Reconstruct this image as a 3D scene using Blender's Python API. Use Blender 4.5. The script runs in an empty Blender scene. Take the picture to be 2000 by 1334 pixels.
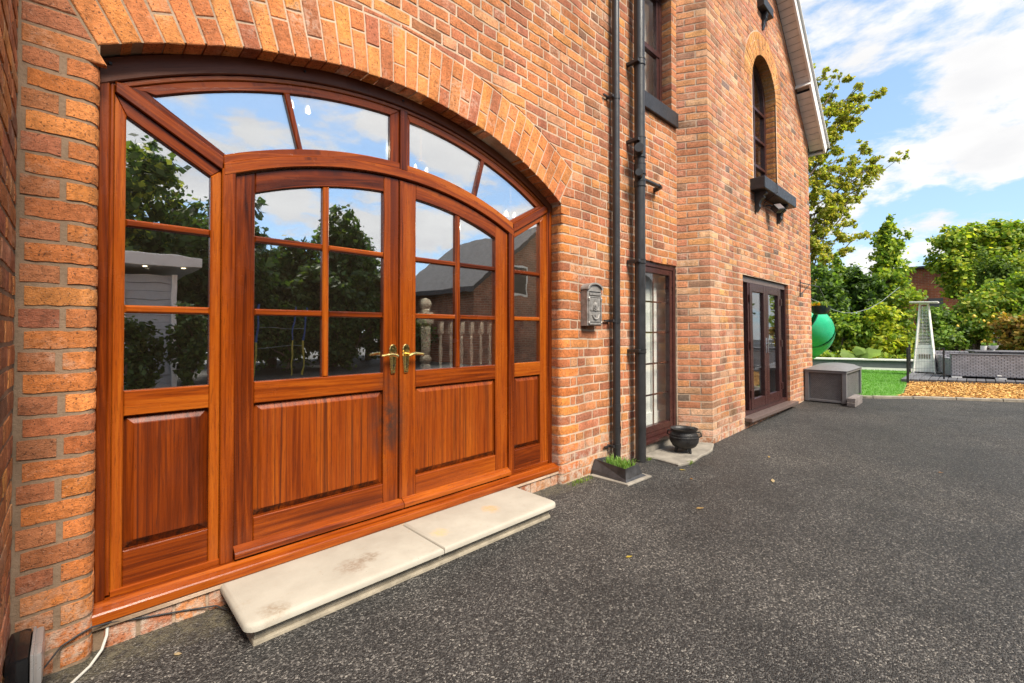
import bpy, bmesh, math, random
import numpy as np
from mathutils import Vector, Matrix
R = math.radians
rnd = random.Random(7)
npr = np.random.default_rng(7)
SC = bpy.context.scene
COL = SC.collection

# ------------------------------------------------------------------ camera
cam_d = bpy.data.cameras.new('camera'); cam = bpy.data.objects.new('camera', cam_d); COL.objects.link(cam)
cam_d.sensor_width = 36; cam_d.lens = 886 * 36 / 2000; cam_d.clip_start = 0.02; cam_d.clip_end = 400
cam_d.shift_y = -(667 - 634.17) / 2000
CAM = Vector((0, -2.35, 1.245)); YAW = 45.9225
cam.location = CAM; cam.rotation_euler = (R(90.7), 0, R(YAW - 90))
SC.camera = cam
# ------------------------------------------------------------------ world: sky with broken cloud
SUN_DIR = Vector((-0.08, -1.0, 0.0)).normalized() * math.cos(R(50)) + Vector((0, 0, math.sin(R(50))))
W = bpy.data.worlds.new('World'); SC.world = W; W.use_nodes = True
nt = W.node_tree; nt.nodes.clear()
def wn(t, **k):
    n = nt.nodes.new(t)
    for a, b in k.items(): setattr(n, a, b)
    return n
sky = wn('ShaderNodeTexSky', sky_type='NISHITA', sun_disc=False)
sky.sun_elevation = R(50); sky.sun_rotation = math.atan2(SUN_DIR.x, SUN_DIR.y); sky.air_density = 1.0; sky.dust_density = 0.25; sky.ozone_density = 1.6
tc = wn('ShaderNodeTexCoord'); sep = wn('ShaderNodeSeparateXYZ'); nt.links.new(tc.outputs['Generated'], sep.inputs[0])
def wmath(op, a, b=None):
    n = wn('ShaderNodeMath', operation=op)
    for i, s in enumerate((a, b)):
        if s is None: continue
        if hasattr(s, 'is_linked'): nt.links.new(s, n.inputs[i])
        else: n.inputs[i].default_value = s
    return n.outputs[0]
zz = wmath('ADD', wmath('MAXIMUM', sep.outputs[2], 0.0), 0.32)
comb = wn('ShaderNodeCombineXYZ')
nt.links.new(wmath('DIVIDE', sep.outputs[0], zz), comb.inputs[0]); nt.links.new(wmath('DIVIDE', sep.outputs[1], zz), comb.inputs[1])
nt.links.new(wmath('MULTIPLY', sep.outputs[2], 2.4), comb.inputs[2])
mp = wn('ShaderNodeMapping'); mp.inputs['Location'].default_value = (7.6279, 5.8077, 2.1893); nt.links.new(comb.outputs[0], mp.inputs[0])
no = wn('ShaderNodeTexNoise'); no.inputs['Scale'].default_value = 2.5; no.inputs['Detail'].default_value = 9; no.inputs['Roughness'].default_value = 0.60; no.inputs['Distortion'].default_value = 0.15
nt.links.new(mp.outputs[0], no.inputs['Vector'])
ramp = wn('ShaderNodeValToRGB'); ramp.color_ramp.elements[0].position = 0.44; ramp.color_ramp.elements[1].position = 0.55
ramp.color_ramp.interpolation = 'EASE'
nt.links.new(no.outputs[0], ramp.inputs[0])
no2 = wn('ShaderNodeTexNoise'); no2.inputs['Scale'].default_value = 3.2; no2.inputs['Detail'].default_value = 5; nt.links.new(mp.outputs[0], no2.inputs['Vector'])
cr = wn('ShaderNodeValToRGB'); cr.color_ramp.elements[0].position = 0.3; cr.color_ramp.elements[0].color = (4.4, 4.4, 4.45, 1); cr.color_ramp.elements[1].position = 0.62; cr.color_ramp.elements[1].color = (5.4, 5.35, 5.25, 1)
nt.links.new(no2.outputs[0], cr.inputs[0])
skm = wn('ShaderNodeMix', data_type='RGBA', blend_type='MULTIPLY'); skm.inputs[0].default_value = 1; skm.inputs[7].default_value = (1.75, 2.22, 2.70, 1)
gam = wn('ShaderNodeGamma'); gam.inputs[1].default_value = 0.45; nt.links.new(sky.outputs[0], gam.inputs[0]); nt.links.new(gam.outputs[0], skm.inputs[6])
mx = wn('ShaderNodeMix', data_type='RGBA'); nt.links.new(ramp.outputs[0], mx.inputs[0]); nt.links.new(skm.outputs[2], mx.inputs[6]); nt.links.new(cr.outputs[0], mx.inputs[7])
bg = wn('ShaderNodeBackground'); bg.inputs[1].default_value = 0.10; nt.links.new(mx.outputs[2], bg.inputs[0])
nt.links.new(bg.outputs[0], wn('ShaderNodeOutputWorld').inputs[0])
# ------------------------------------------------------------------ sun
sl = bpy.data.lights.new('sun', 'SUN'); sl.energy = 3.8; sl.angle = R(24); sl.color = (1.0, 0.915, 0.785)
so = bpy.data.objects.new('sun', sl); COL.objects.link(so); so.location = (-8, -14, 20)
so.rotation_euler = (-SUN_DIR).to_track_quat('-Z', 'Y').to_euler()
# ------------------------------------------------------------------ view
SC.view_settings.view_transform = 'Standard'; SC.view_settings.look = 'None'; SC.view_settings.gamma = 1; SC.view_settings.exposure = 1.08
SC.view_settings.use_curve_mapping = False
SC.render.engine = 'CYCLES'
SC.cycles.max_bounces = 8; SC.cycles.transparent_max_bounces = 16; SC.cycles.use_denoising = True; SC.cycles.caustics_reflective = False; SC.cycles.caustics_refractive = False

# ================================================================== helpers
def mesh_of(V, F, attrs=None, smooth=False):
    me = bpy.data.meshes.new('m')
    me.from_pydata([tuple(map(float, v)) for v in V], [], [tuple(f) for f in F])
    if attrs:
        for n, (ty, data) in attrs.items():
            a = me.attributes.new(n, ty, 'POINT')
            arr = np.asarray(data, dtype=np.float32)
            a.data.foreach_set('color' if ty == 'FLOAT_COLOR' else 'vector', arr.ravel())
    if smooth:
        me.polygons.foreach_set('use_smooth', [True] * len(me.polygons))
    me.update()
    return me
class Thing:
    def __init__(s, name, label, cat, base, group=None, kind=None, lean=0.0, pivot_z=None, rotz=0):
        s.base = Vector(base)
        o = bpy.data.objects.new(name, None); COL.objects.link(o); o.empty_display_size = 0.1
        o.location = s.base + (Vector((0, math.sin(lean) * base[2], 0)) if lean else Vector((0, 0, 0)))
        if lean: o.rotation_euler.x = -lean
        if rotz: o.rotation_euler.z = rotz
        o['label'] = label; o['category'] = cat
        if group: o['group'] = group
        if kind: o['kind'] = kind
        s.o = o
    def part(s, name, me, mat, parent=None, label=None):
        o = bpy.data.objects.new(name, me); COL.objects.link(o)
        if me is not None and mat is not None:
            me.name = name
            ms = mat if isinstance(mat, (list, tuple)) else [mat]
            if not me.materials:
                for m in ms: me.materials.append(m)
        if parent is None:
            o.parent = s.o; o.matrix_parent_inverse = Matrix.Translation(-s.base)
        else:
            o.parent = parent
        if label: o['label'] = label
        return o
def single(name, me, mat, label=None, cat=None, group=None, kind=None):
    o = bpy.data.objects.new(name, me); COL.objects.link(o); me.name = name
    for m in (mat if isinstance(mat, (list, tuple)) else [mat]): me.materials.append(m)
    if label: o['label'] = label
    if cat: o['category'] = cat
    if group: o['group'] = group
    if kind: o['kind'] = kind
    return o

class G:
    """geometry collector"""
    def __init__(s): s.V = []; s.F = []; s.T = []; s.M = []; s.mi = 0
    def add(s, V, F, tint=None):
        o = len(s.V); s.V += [tuple(v) for v in V]; s.F += [tuple(i + o for i in f) for f in F]; s.M += [s.mi] * len(F)
        if tint is not None: s.T += [tuple(tint) + (1,)] * len(V)
        return s
    def box(s, x0, x1, y0, y1, z0, z1, b=0.0, M=None):
        if b <= 0:
            V = [(x, y, z) for x in (x0, x1) for y in (y0, y1) for z in (z0, z1)]
            F = [(0, 1, 3, 2), (4, 6, 7, 5), (0, 4, 5, 1), (2, 3, 7, 6), (0, 2, 6, 4), (1, 5, 7, 3)]
        else:
            bm = bmesh.new(); bmesh.ops.create_cube(bm, size=1)
            for v in bm.verts: v.co = Vector(((x0 + x1) / 2 + v.co.x * (x1 - x0), (y0 + y1) / 2 + v.co.y * (y1 - y0), (z0 + z1) / 2 + v.co.z * (z1 - z0)))
            bmesh.ops.bevel(bm, geom=bm.edges[:], offset=b, segments=2, profile=0.6, affect='EDGES')
            bm.verts.index_update()
            V = [v.co.copy() for v in bm.verts]; F = [[v.index for v in f.verts] for f in bm.faces]; bm.free()
        if M is not None: V = [M @ Vector(v) for v in V]
        return s.add(V, F)
    def tube(s, pts, rad, n=10, cap=True):
        pts = [Vector(p) for p in pts]; rads = rad if isinstance(rad, (list, tuple)) else [rad] * len(pts)
        V = []; F = []; prev = None
        for i, p in enumerate(pts):
            d = (pts[min(i + 1, len(pts) - 1)] - pts[max(i - 1, 0)]).normalized()
            if prev is None: a = Vector((0, 0, 1)).cross(d) if abs(d.z) < 0.9 else Vector((1, 0, 0)).cross(d)
            else: a = prev - d * prev.dot(d)
            a.normalize(); prev = a; b = d.cross(a)
            for k in range(n):
                t = 2 * math.pi * k / n; V.append(p + (a * math.cos(t) + b * math.sin(t)) * rads[i])
        for i in range(len(pts) - 1):
            for k in range(n): F.append((i * n + k, i * n + (k + 1) % n, (i + 1) * n + (k + 1) % n, (i + 1) * n + k))
        if cap: F.append(tuple(range(n - 1, -1, -1))); F.append(tuple(range((len(pts) - 1) * n, len(pts) * n)))
        return s.add(V, F)
    def lathe(s, prof, c=(0, 0, 0), n=20, sx=1, sy=1):
        V = []; F = []
        for r_, z_ in prof:
            for k in range(n):
                t = 2 * math.pi * k / n; V.append((c[0] + r_ * math.cos(t) * sx, c[1] + r_ * math.sin(t) * sy, c[2] + z_))
        for i in range(len(prof) - 1):
            for k in range(n): F.append((i * n + k, i * n + (k + 1) % n, (i + 1) * n + (k + 1) % n, (i + 1) * n + k))
        F.append(tuple(range(n - 1, -1, -1))); F.append(tuple(range((len(prof) - 1) * n, len(prof) * n)))
        return s.add(V, F)
    def prism_xy(s, poly, z0, z1, b=0.0):
        n = len(poly); V = []; F = []
        levels = [(z0, 0), (z1 - b, 0), (z1, b)] if b else [(z0, 0), (z1, 0)]
        for z_, ins in levels:
            pp = inset(poly, ins) if ins else poly
            V += [(p[0], p[1], z_) for p in pp]
        for l in range(len(levels) - 1):
            for i in range(n): F.append((l * n + i, l * n + (i + 1) % n, (l + 1) * n + (i + 1) % n, (l + 1) * n + i))
        F.append(tuple(range(n - 1, -1, -1))); F.append(tuple(range((len(levels) - 1) * n, len(levels) * n)))
        return s.add(V, F)
    def mesh(s, smooth=False):
        at = {'tint': ('FLOAT_COLOR', s.T)} if len(s.T) == len(s.V) and s.T else None
        me = mesh_of(s.V, s.F, at, smooth)
        if any(s.M): me.polygons.foreach_set('material_index', s.M)
        return me
def smooth_angle(me, ang=40):
    me.polygons.foreach_set('use_smooth', [True] * len(me.polygons))
    me.set_sharp_from_angle(angle=R(ang)); return me
def area2(p): return 0.5 * sum(p[i][0] * p[(i + 1) % len(p)][1] - p[(i + 1) % len(p)][0] * p[i][1] for i in range(len(p)))
def inset(poly, d):
    """offset polygon inward by d (any winding)"""
    n = len(poly); s = 1 if area2(poly) > 0 else -1; out = []
    for i in range(n):
        p0, p1, p2 = poly[i - 1], poly[i], poly[(i + 1) % n]
        e1 = (p1[0] - p0[0], p1[1] - p0[1]); e2 = (p2[0] - p1[0], p2[1] - p1[1])
        l1 = math.hypot(*e1) or 1e-9; l2 = math.hypot(*e2) or 1e-9
        n1 = (-e1[1] / l1 * s, e1[0] / l1 * s); n2 = (-e2[1] / l2 * s, e2[0] / l2 * s)
        k = 1 + n1[0] * n2[0] + n1[1] * n2[1]; k = max(k, 0.35)
        out.append((p1[0] + (n1[0] + n2[0]) / k * d, p1[1] + (n1[1] + n2[1]) / k * d))
    return out
def clip(poly, n, d):
    out = []
    for i in range(len(poly)):
        a, b = poly[i], poly[(i + 1) % len(poly)]
        da = n[0] * a[0] + n[1] * a[1] - d; db = n[0] * b[0] + n[1] * b[1] - d
        if da >= 0: out.append(a)
        if da * db < 0:
            t = da / (da - db); out.append((a[0] + (b[0] - a[0]) * t, a[1] + (b[1] - a[1]) * t))
    return out

# ================================================================== materials
class MatB:
    def __init__(s, name, rough=0.6, color=(0.5, 0.5, 0.5), metallic=0.0, spec=0.5):
        s.m = bpy.data.materials.new(name); s.m.use_nodes = True; s.nt = s.m.node_tree
        s.b = s.nt.nodes['Principled BSDF']; s.b.inputs['Roughness'].default_value = rough
        s.b.inputs['Base Color'].default_value = (*color, 1); s.b.inputs['Metallic'].default_value = metallic
        s.b.inputs['Specular IOR Level'].default_value = spec
        s.tc = s.nt.nodes.new('ShaderNodeTexCoord')
    def N(s, t, **k):
        n = s.nt.nodes.new(t)
        for a, b in k.items(): setattr(n, a, b)
        return n
    def L(s, a, b): s.nt.links.new(a, b)
    def set(s, sock, val):
        if hasattr(val, 'is_linked'): s.L(val, sock)
        else: sock.default_value = val
    def mapv(s, scale=(1, 1, 1), src=None, loc=(0, 0, 0), rot=(0, 0, 0)):
        n = s.N('ShaderNodeMapping'); n.inputs['Scale'].default_value = scale; n.inputs['Location'].default_value = loc; n.inputs['Rotation'].default_value = rot
        s.L(src or s.tc.outputs['Object'], n.inputs[0]); return n.outputs[0]
    def noise(s, scale, detail=4, rough=0.55, vec=None, dist=0.0):
        n = s.N('ShaderNodeTexNoise'); n.inputs['Scale'].default_value = scale; n.inputs['Detail'].default_value = detail
        n.inputs['Roughness'].default_value = rough; n.inputs['Distortion'].default_value = dist
        s.L(vec or s.tc.outputs['Object'], n.inputs['Vector']); return n.outputs[0]
    def vor(s, scale, feature='F1', vec=None, out='Distance', rand=1.0):
        n = s.N('ShaderNodeTexVoronoi', feature=feature); n.inputs['Scale'].default_value = scale; n.inputs['Randomness'].default_value = rand
        s.L(vec or s.tc.outputs['Object'], n.inputs['Vector']); return n.outputs[out]
    def ramp(s, fac, stops, interp='LINEAR'):
        n = s.N('ShaderNodeValToRGB'); r = n.color_ramp; r.interpolation = interp
        while len(r.elements) < len(stops): r.elements.new(0.5)
        for e, (p, c) in zip(r.elements, stops):
            e.position = p; e.color = (*c, 1) if not isinstance(c, (int, float)) else (c, c, c, 1)
        s.L(fac, n.inputs[0]); return n.outputs[0]
    def mix(s, fac, a, b, mode='MIX'):
        n = s.N('ShaderNodeMix', data_type='RGBA', blend_type=mode)
        s.set(n.inputs[0], fac)
        for i, v in ((6, a), (7, b)): s.set(n.inputs[i], v if hasattr(v, 'is_linked') else (*v, 1))
        return n.outputs[2]
    def math(s, op, a, b=None, c=None, clamp=False):
        n = s.N('ShaderNodeMath', operation=op, use_clamp=clamp)
        for i, v in enumerate((a, b, c)):
            if v is not None: s.set(n.inputs[i], v)
        return n.outputs[0]
    def attr(s, name, out='Color'):
        n = s.N('ShaderNodeAttribute'); n.attribute_name = name; return n.outputs[out]
    def orand(s): return s.N('ShaderNodeObjectInfo').outputs['Random']
    def base(s, c): s.L(c, s.b.inputs['Base Color'])
    def rough(s, v): s.set(s.b.inputs['Roughness'], v)
    def bump(s, h, dist=0.002, strength=1.0):
        n = s.N('ShaderNodeBump'); n.inputs['Distance'].default_value = dist; n.inputs['Strength'].default_value = strength
        s.L(h, n.inputs['Height'])
        if s.b.inputs['Normal'].is_linked: s.L(s.b.inputs['Normal'].links[0].from_socket, n.inputs['Normal'])
        s.L(n.outputs[0], s.b.inputs['Normal'])

def brick_material():
    m = MatB('brick_clay', 0.9, spec=0.25)
    t = m.attr('tint')
    big = m.noise(9, 4, 0.6); mid = m.noise(45, 4, 0.65); fine = m.noise(240, 3, 0.7)
    c = m.mix(1.0, t, m.ramp(big, [(0.25, 0.70), (0.5, 1.0), (0.75, 1.25)]), 'MULTIPLY')
    c = m.mix(1.0, c, m.ramp(mid, [(0.28, 0.62), (0.5, 1.0), (0.72, 1.2)]), 'MULTIPLY')
    c = m.mix(m.ramp(fine, [(0.60, 0.0), (0.68, 0.55)]), c, (0.55, 0.38, 0.28))
    c = m.mix(m.ramp(m.noise(130, 2, 0.5), [(0.33, 0.75), (0.40, 0.0)]), c, (0.055, 0.03, 0.022))
    c = m.mix(1.0, c, m.ramp(m.noise(0.9, 5, 0.6), [(0.30, (0.78, 0.76, 0.74)), (0.5, (1.0, 1.0, 1.0)), (0.70, (1.14, 1.13, 1.12))]), 'MULTIPLY')
    c = m.mix(1.0, c, m.ramp(m.noise(1.0, 5, 0.65, m.mapv((4.5, 4.5, 0.45))), [(0.30, 0.74), (0.52, 1.0), (0.72, 1.08)]), 'MULTIPLY')
    sepz = m.N('ShaderNodeSeparateXYZ'); m.L(m.tc.outputs['Object'], sepz.inputs[0])
    low = m.math('MULTIPLY', m.ramp(m.math('ADD', sepz.outputs[2], m.math('MULTIPLY', m.noise(2.2, 4), 0.5)), [(0.30, 1.0), (0.62, 0.0)]), m.ramp(m.noise(16, 5, 0.7), [(0.44, 0.0), (0.6, 0.8)]))
    c = m.mix(low, c, (0.50, 0.42, 0.34))
    eff = m.math('MULTIPLY', m.ramp(m.noise(3.1, 5, 0.65), [(0.54, 0.0), (0.72, 1.0)]), m.ramp(mid, [(0.4, 0.0), (0.62, 0.8)]))
    c = m.mix(eff, c, (0.54, 0.43, 0.34))
    m.base(c)
    h = m.math('ADD', m.math('MULTIPLY', mid, 0.7), m.math('MULTIPLY', fine, 0.45))
    cr = m.ramp(m.vor(28, 'DISTANCE_TO_EDGE', vec=m.mapv((1, 1, 2.2))), [(0.0, 0.0), (0.05, 1.0)])
    h = m.math('ADD', h, m.math('MULTIPLY', cr, 0.12))
    m.bump(h, 0.0075, 1.0)
    return m.m
def mortar_material():
    m = MatB('mortar', 0.95, spec=0.2)
    a = m.noise(5, 5, 0.6); b = m.noise(70, 4, 0.7); c = m.noise(420, 2)
    col = m.mix(m.ramp(a, [(0.3, 0.0), (0.7, 1.0)]), (0.48, 0.355, 0.255), (0.66, 0.495, 0.37))
    col = m.mix(1.0, col, m.ramp(m.noise(0.9, 5, 0.6), [(0.30, 0.75), (0.5, 1.0), (0.70, 1.12)]), 'MULTIPLY')
    col = m.mix(m.ramp(b, [(0.3, 0.5), (0.5, 0.0)]), col, (0.34, 0.25, 0.18))
    col = m.mix(1.0, col, m.ramp(m.noise(1.0, 5, 0.65, m.mapv((4.5, 4.5, 0.45))), [(0.30, 0.72), (0.52, 1.0), (0.72, 1.06)]), 'MULTIPLY')
    sx_ = m.N('ShaderNodeSeparateXYZ'); m.L(m.tc.outputs['Object'], sx_.inputs[0])
    old = m.math('ADD', sx_.outputs[0], m.math('MULTIPLY', a, 0.3))
    col = m.mix(1.0, col, m.ramp(old, [(0.25, (0.52, 0.48, 0.43)), (0.75, (0.92, 0.90, 0.88))]), 'MULTIPLY')
    m.base(col); m.bump(m.math('ADD', b, m.math('MULTIPLY', c, 0.5)), 0.004, 0.8)
    return m.m
def wood_material(name, stops, rough=0.22, coat=0.10, lines=False):
    m = MatB(name, rough, spec=0.24)
    g = m.attr('grain', 'Vector')
    broad = m.noise(1, 3, 0.5, m.mapv((0.9, 7, 7), g), 0.4)
    streak = m.noise(1, 7, 0.60, m.mapv((1.1, 34, 30), g), 1.3)
    fineg = m.noise(1, 3, 0.6, m.mapv((14, 420, 300), g))
    f = m.math('ADD', m.math('MULTIPLY', streak, 0.62), m.math('MULTIPLY', broad, 0.38))
    f = m.math('ADD', f, m.math('MULTIPLY', m.math('SUBTRACT', m.orand(), 0.5), 0.26))
    c = m.ramp(f, stops)
    c = m.mix(m.ramp(fineg, [(0.30, 0.75), (0.44, 0.0)]), c, (0.055, 0.013, 0.005))
    if lines:
        ln = m.vor(1, 'DISTANCE_TO_EDGE', vec=m.mapv((0.12, 21, 0.0), g)); c = m.mix(m.math('MULTIPLY', m.ramp(ln, [(0.01, 0.8), (0.05, 0.0)]), m.ramp(broad, [(0.4, 0.0), (0.6, 1.0)])), c, (0.045, 0.010, 0.004))
    # greasy dark wear round the lock stile and old water marks low down
    pos = m.N('ShaderNodeNewGeometry').outputs['Position']
    d = m.N('ShaderNodeVectorMath', operation='DISTANCE'); m.L(m.mapv((1, 1, 0.42), pos), d.inputs[0]); d.inputs[1].default_value = (1.36, 0.10, 0.30)
    wear = m.math('MULTIPLY', m.ramp(d.outputs['Value'], [(0.02, 1.0), (0.15, 0.0)]), m.ramp(m.noise(11, 5, 0.7, pos), [(0.34, 0.0), (0.58, 0.9)]))
    c = m.mix(wear, c, (0.035, 0.020, 0.014))
    if lines:
        pz_ = m.N('ShaderNodeSeparateXYZ'); m.L(pos, pz_.inputs[0])
        mould = m.math('MULTIPLY', m.ramp(m.math('ABSOLUTE', m.math('SUBTRACT', pz_.outputs[2], 0.354)), [(0.010, 1.0), (0.024, 0.0)]), m.ramp(m.noise(14, 5, 0.75, pos), [(0.40, 0.0), (0.58, 0.9)])); c = m.mix(mould, c, (0.012, 0.008, 0.006))
    m.base(c)
    m.rough(m.math('ADD', m.ramp(m.noise(6, 4, 0.6, pos), [(0.3, rough - 0.06), (0.7, rough + 0.12)]), m.math('MULTIPLY', wear, 0.25)))
    m.bump(m.math('ADD', m.math('MULTIPLY', streak, 0.5), fineg), 0.0009, 0.5)
    m.b.inputs['Coat Weight'].default_value = coat; m.b.inputs['Coat Roughness'].default_value = 0.18
    return m.m
def asphalt_material():
    m = MatB('asphalt', 0.85, spec=0.35)
    ov = m.tc.outputs['Object']
    warp = m.noise(60, 2)
    v1 = m.vor(145, out='Color'); d1 = m.vor(145)
    v2 = m.vor(64, out='Color', vec=m.mapv((1, 1, 1), loc=(3, 5, 1))); d2 = m.vor(64, vec=m.mapv((1, 1, 1), loc=(3, 5, 1)))
    sepc = m.N('ShaderNodeSeparateColor'); m.L(v1, sepc.inputs[0]); r1 = sepc.outputs[0]
    sepd = m.N('ShaderNodeSeparateColor'); m.L(v2, sepd.inputs[0]); r2 = sepd.outputs[0]
    c = m.ramp(r1, [(0.0, (0.009, 0.0086, 0.0082)), (0.40, (0.025, 0.0237, 0.0225)), (0.72, (0.058, 0.0545, 0.051)), (0.90, (0.110, 0.103, 0.095)), (1.0, (0.22, 0.204, 0.182))])
    chip = m.math('MULTIPLY', m.ramp(r2, [(0.91, 0.0), (0.94, 1.0)]), m.ramp(d2, [(0.32, 1.0), (0.42, 0.0)]))
    c = m.mix(chip, c, m.ramp(sepd.outputs[1], [(0.0, (0.07, 0.066, 0.062)), (0.7, (0.14, 0.132, 0.12)), (1.0, (0.28, 0.26, 0.225))]))
    lo = m.noise(0.55, 5, 0.6); lo2 = m.noise(2.3, 5, 0.6)
    c = m.mix(1.0, c, m.ramp(lo, [(0.32, (0.72, 0.71, 0.70)), (0.5, (1.0, 1.0, 1.0)), (0.68, (1.35, 1.32, 1.28))]), 'MULTIPLY')
    c = m.mix(1.0, c, m.ramp(lo2, [(0.3, 0.78), (0.7, 1.2)]), 'MULTIPLY')
    c = m.mix(m.ramp(m.noise(1.1, 6, 0.7, dist=0.6), [(0.60, 0.0), (0.72, 0.45)]), c, (0.10, 0.094, 0.085))
    sy = m.N('ShaderNodeSeparateXYZ'); m.L(ov, sy.inputs[0])
    ed_ = m.math('MULTIPLY', m.ramp(m.math('ADD', sy.outputs[1], m.math('MULTIPLY', m.noise(3, 5, .7), 0.32)), [(0.0, 0.0), (0.14, 1.0)]), m.ramp(m.noise(24, 4, .7), [(0.38, 0.1), (0.6, 0.75)]))
    c = m.mix(ed_, c, (0.13, 0.115, 0.075))
    m.base(c); m.rough(m.ramp(lo, [(0.3, 0.50), (0.7, 0.72)]))
    h = m.math('ADD', m.math('MULTIPLY', m.ramp(d1, [(0.0, 1.0), (0.6, 0.0)]), m.math('ADD', r1, 0.25)), m.math('MULTIPLY', chip, 0.8))
    m.bump(h, 0.009, 1.0); m.bump(m.noise(7, 4), 0.01, 0.35)
    return m.m
def glass_material(name, refl=0.16, tint=(0.80, 0.84, 0.82), wob=1.0):
    m = MatB(name); nt_ = m.nt; nt_.nodes.remove(m.b)
    out = nt_.nodes['Material Output']
    lw_ = m.N('ShaderNodeLayerWeight'); lw_.inputs[0].default_value = 0.5   # facing output: 1 - |cos|, same on both sides of the sheet
    fac = m.math('ADD', m.math('MULTIPLY', m.math('POWER', lw_.outputs['Facing'], 5.0), 0.95 - refl), refl + 0.04, clamp=True)
    tr = m.N('ShaderNodeBsdfTransparent'); tr.inputs[0].default_value = (*tint, 1)
    gl = m.N('ShaderNodeBsdfGlossy'); gl.inputs['Roughness'].default_value = 0.004; gl.inputs[0].default_value = (0.97, 0.98, 1.0, 1)
    bp = m.N('ShaderNodeBump'); bp.inputs['Distance'].default_value = 0.0016 * wob; bp.inputs['Strength'].default_value = 0.35
    ofs = m.N('ShaderNodeVectorMath', operation='ADD'); m.L(m.tc.outputs['Object'], ofs.inputs[0]); m.L(m.N('ShaderNodeObjectInfo').outputs['Random'], ofs.inputs[1])
    m.L(m.noise(4.2, 2, 0.4, ofs.outputs[0]), bp.inputs['Height']); m.L(bp.outputs[0], gl.inputs['Normal'])
    mxs = m.N('ShaderNodeMixShader'); m.L(fac, mxs.inputs[0]); m.L(tr.outputs[0], mxs.inputs[1]); m.L(gl.outputs[0], mxs.inputs[2])
    m.L(mxs.outputs[0], out.inputs[0]); return m.m
def leaf_material(name='leaf', trans=0.45):
    m = MatB(name, 0.55, spec=0.3); out = m.nt.nodes['Material Output']
    t = m.attr('tint')
    m.base(t)
    tl = m.N('ShaderNodeBsdfTranslucent'); m.L(m.mix(1.0, t, (1.25, 1.3, 0.55), 'MULTIPLY'), tl.inputs[0])
    ms = m.N('ShaderNodeMixShader'); ms.inputs[0].default_value = trans
    m.L(m.b.outputs[0], ms.inputs[1]); m.L(tl.outputs[0], ms.inputs[2]); m.L(ms.outputs[0], out.inputs[0]); return m.m
def plain(name, color, rough=0.5, metallic=0.0, var=0.15, nscale=8, bump=0.0, bscale=60, spec=0.5):
    m = MatB(name, rough, color, metallic, spec)
    k = m.noise(nscale, 5, 0.6)
    lo = tuple(c * (1 - var) for c in color); hi = tuple(min(1, c * (1 + var)) for c in color)
    m.base(m.ramp(k, [(0.3, lo), (0.7, hi)]))
    m.rough(m.ramp(m.noise(nscale * 2.5, 4), [(0.3, max(0.02, rough - 0.08)), (0.7, min(1, rough + 0.1))]))
    if bump: m.bump(m.noise(bscale, 4, 0.65), bump, 0.7)
    return m.m
def tinted(name, rough=0.8, bump=0.002, bscale=80):
    m = MatB(name, rough, spec=0.3); t = m.attr('tint')
    m.base(m.mix(1.0, t, m.ramp(m.noise(bscale * 0.4, 4), [(0.3, 0.75), (0.7, 1.2)]), 'MULTIPLY')); m.bump(m.noise(bscale, 4), bump, 0.7); return m.m
def far_brick_material(name, c1, c2, mort, sx=1.0):
    m = MatB(name, 0.9, spec=0.2)
    v = m.N('ShaderNodeCombineXYZ'); sp = m.N('ShaderNodeSeparateXYZ'); m.L(m.tc.outputs['Object'], sp.inputs[0])
    m.L(m.math('ADD', sp.outputs[0], sp.outputs[1]), v.inputs[0]); m.L(sp.outputs[2], v.inputs[1])
    b = m.N('ShaderNodeTexBrick'); m.L(v.outputs[0], b.inputs['Vector']); b.inputs['Scale'].default_value = 1.0
    b.inputs['Brick Width'].default_value = 0.235; b.inputs['Row Height'].default_value = 0.08; b.inputs['Mortar Size'].default_value = 0.006
    b.inputs['Color1'].default_value = (*c1, 1); b.inputs['Color2'].default_value = (*c2, 1); b.inputs['Mortar'].default_value = (*mort, 1)
    m.base(m.mix(1.0, b.outputs['Color'], m.ramp(m.noise(2.5, 5), [(0.3, 0.7), (0.7, 1.25)]), 'MULTIPLY')); return m.m
def weave_material(name, color, sx, sz):
    m = MatB(name, 0.55, spec=0.4)
    sp = m.N('ShaderNodeSeparateXYZ'); m.L(m.tc.outputs['Object'], sp.inputs[0])
    hx = m.math('ADD', sp.outputs[0], sp.outputs[1])
    v = m.N('ShaderNodeCombineXYZ'); m.L(m.math('MULTIPLY', hx, sx), v.inputs[0]); m.L(m.math('MULTIPLY', sp.outputs[2], sz), v.inputs[1])
    b = m.N('ShaderNodeTexBrick'); m.L(v.outputs[0], b.inputs['Vector']); b.inputs['Scale'].default_value = 1
    b.inputs['Brick Width'].default_value = 1.0; b.inputs['Row Height'].default_value = 1.0; b.inputs['Mortar Size'].default_value = 0.12; b.inputs['Mortar Smooth'].default_value = 0.6
    b.inputs['Color1'].default_value = (*color, 1); b.inputs['Color2'].default_value = (*[c * 0.8 for c in color], 1); b.inputs['Mortar'].default_value = (*[c * 0.38 for c in color], 1)
    m.base(m.mix(1.0, b.outputs['Color'], m.ramp(m.noise(5, 3), [(0.3, 0.85), (0.7, 1.12)]), 'MULTIPLY')); m.bump(m.math('SUBTRACT', 1.0, b.outputs['Fac']), 0.006, 1.0); return m.m

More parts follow.
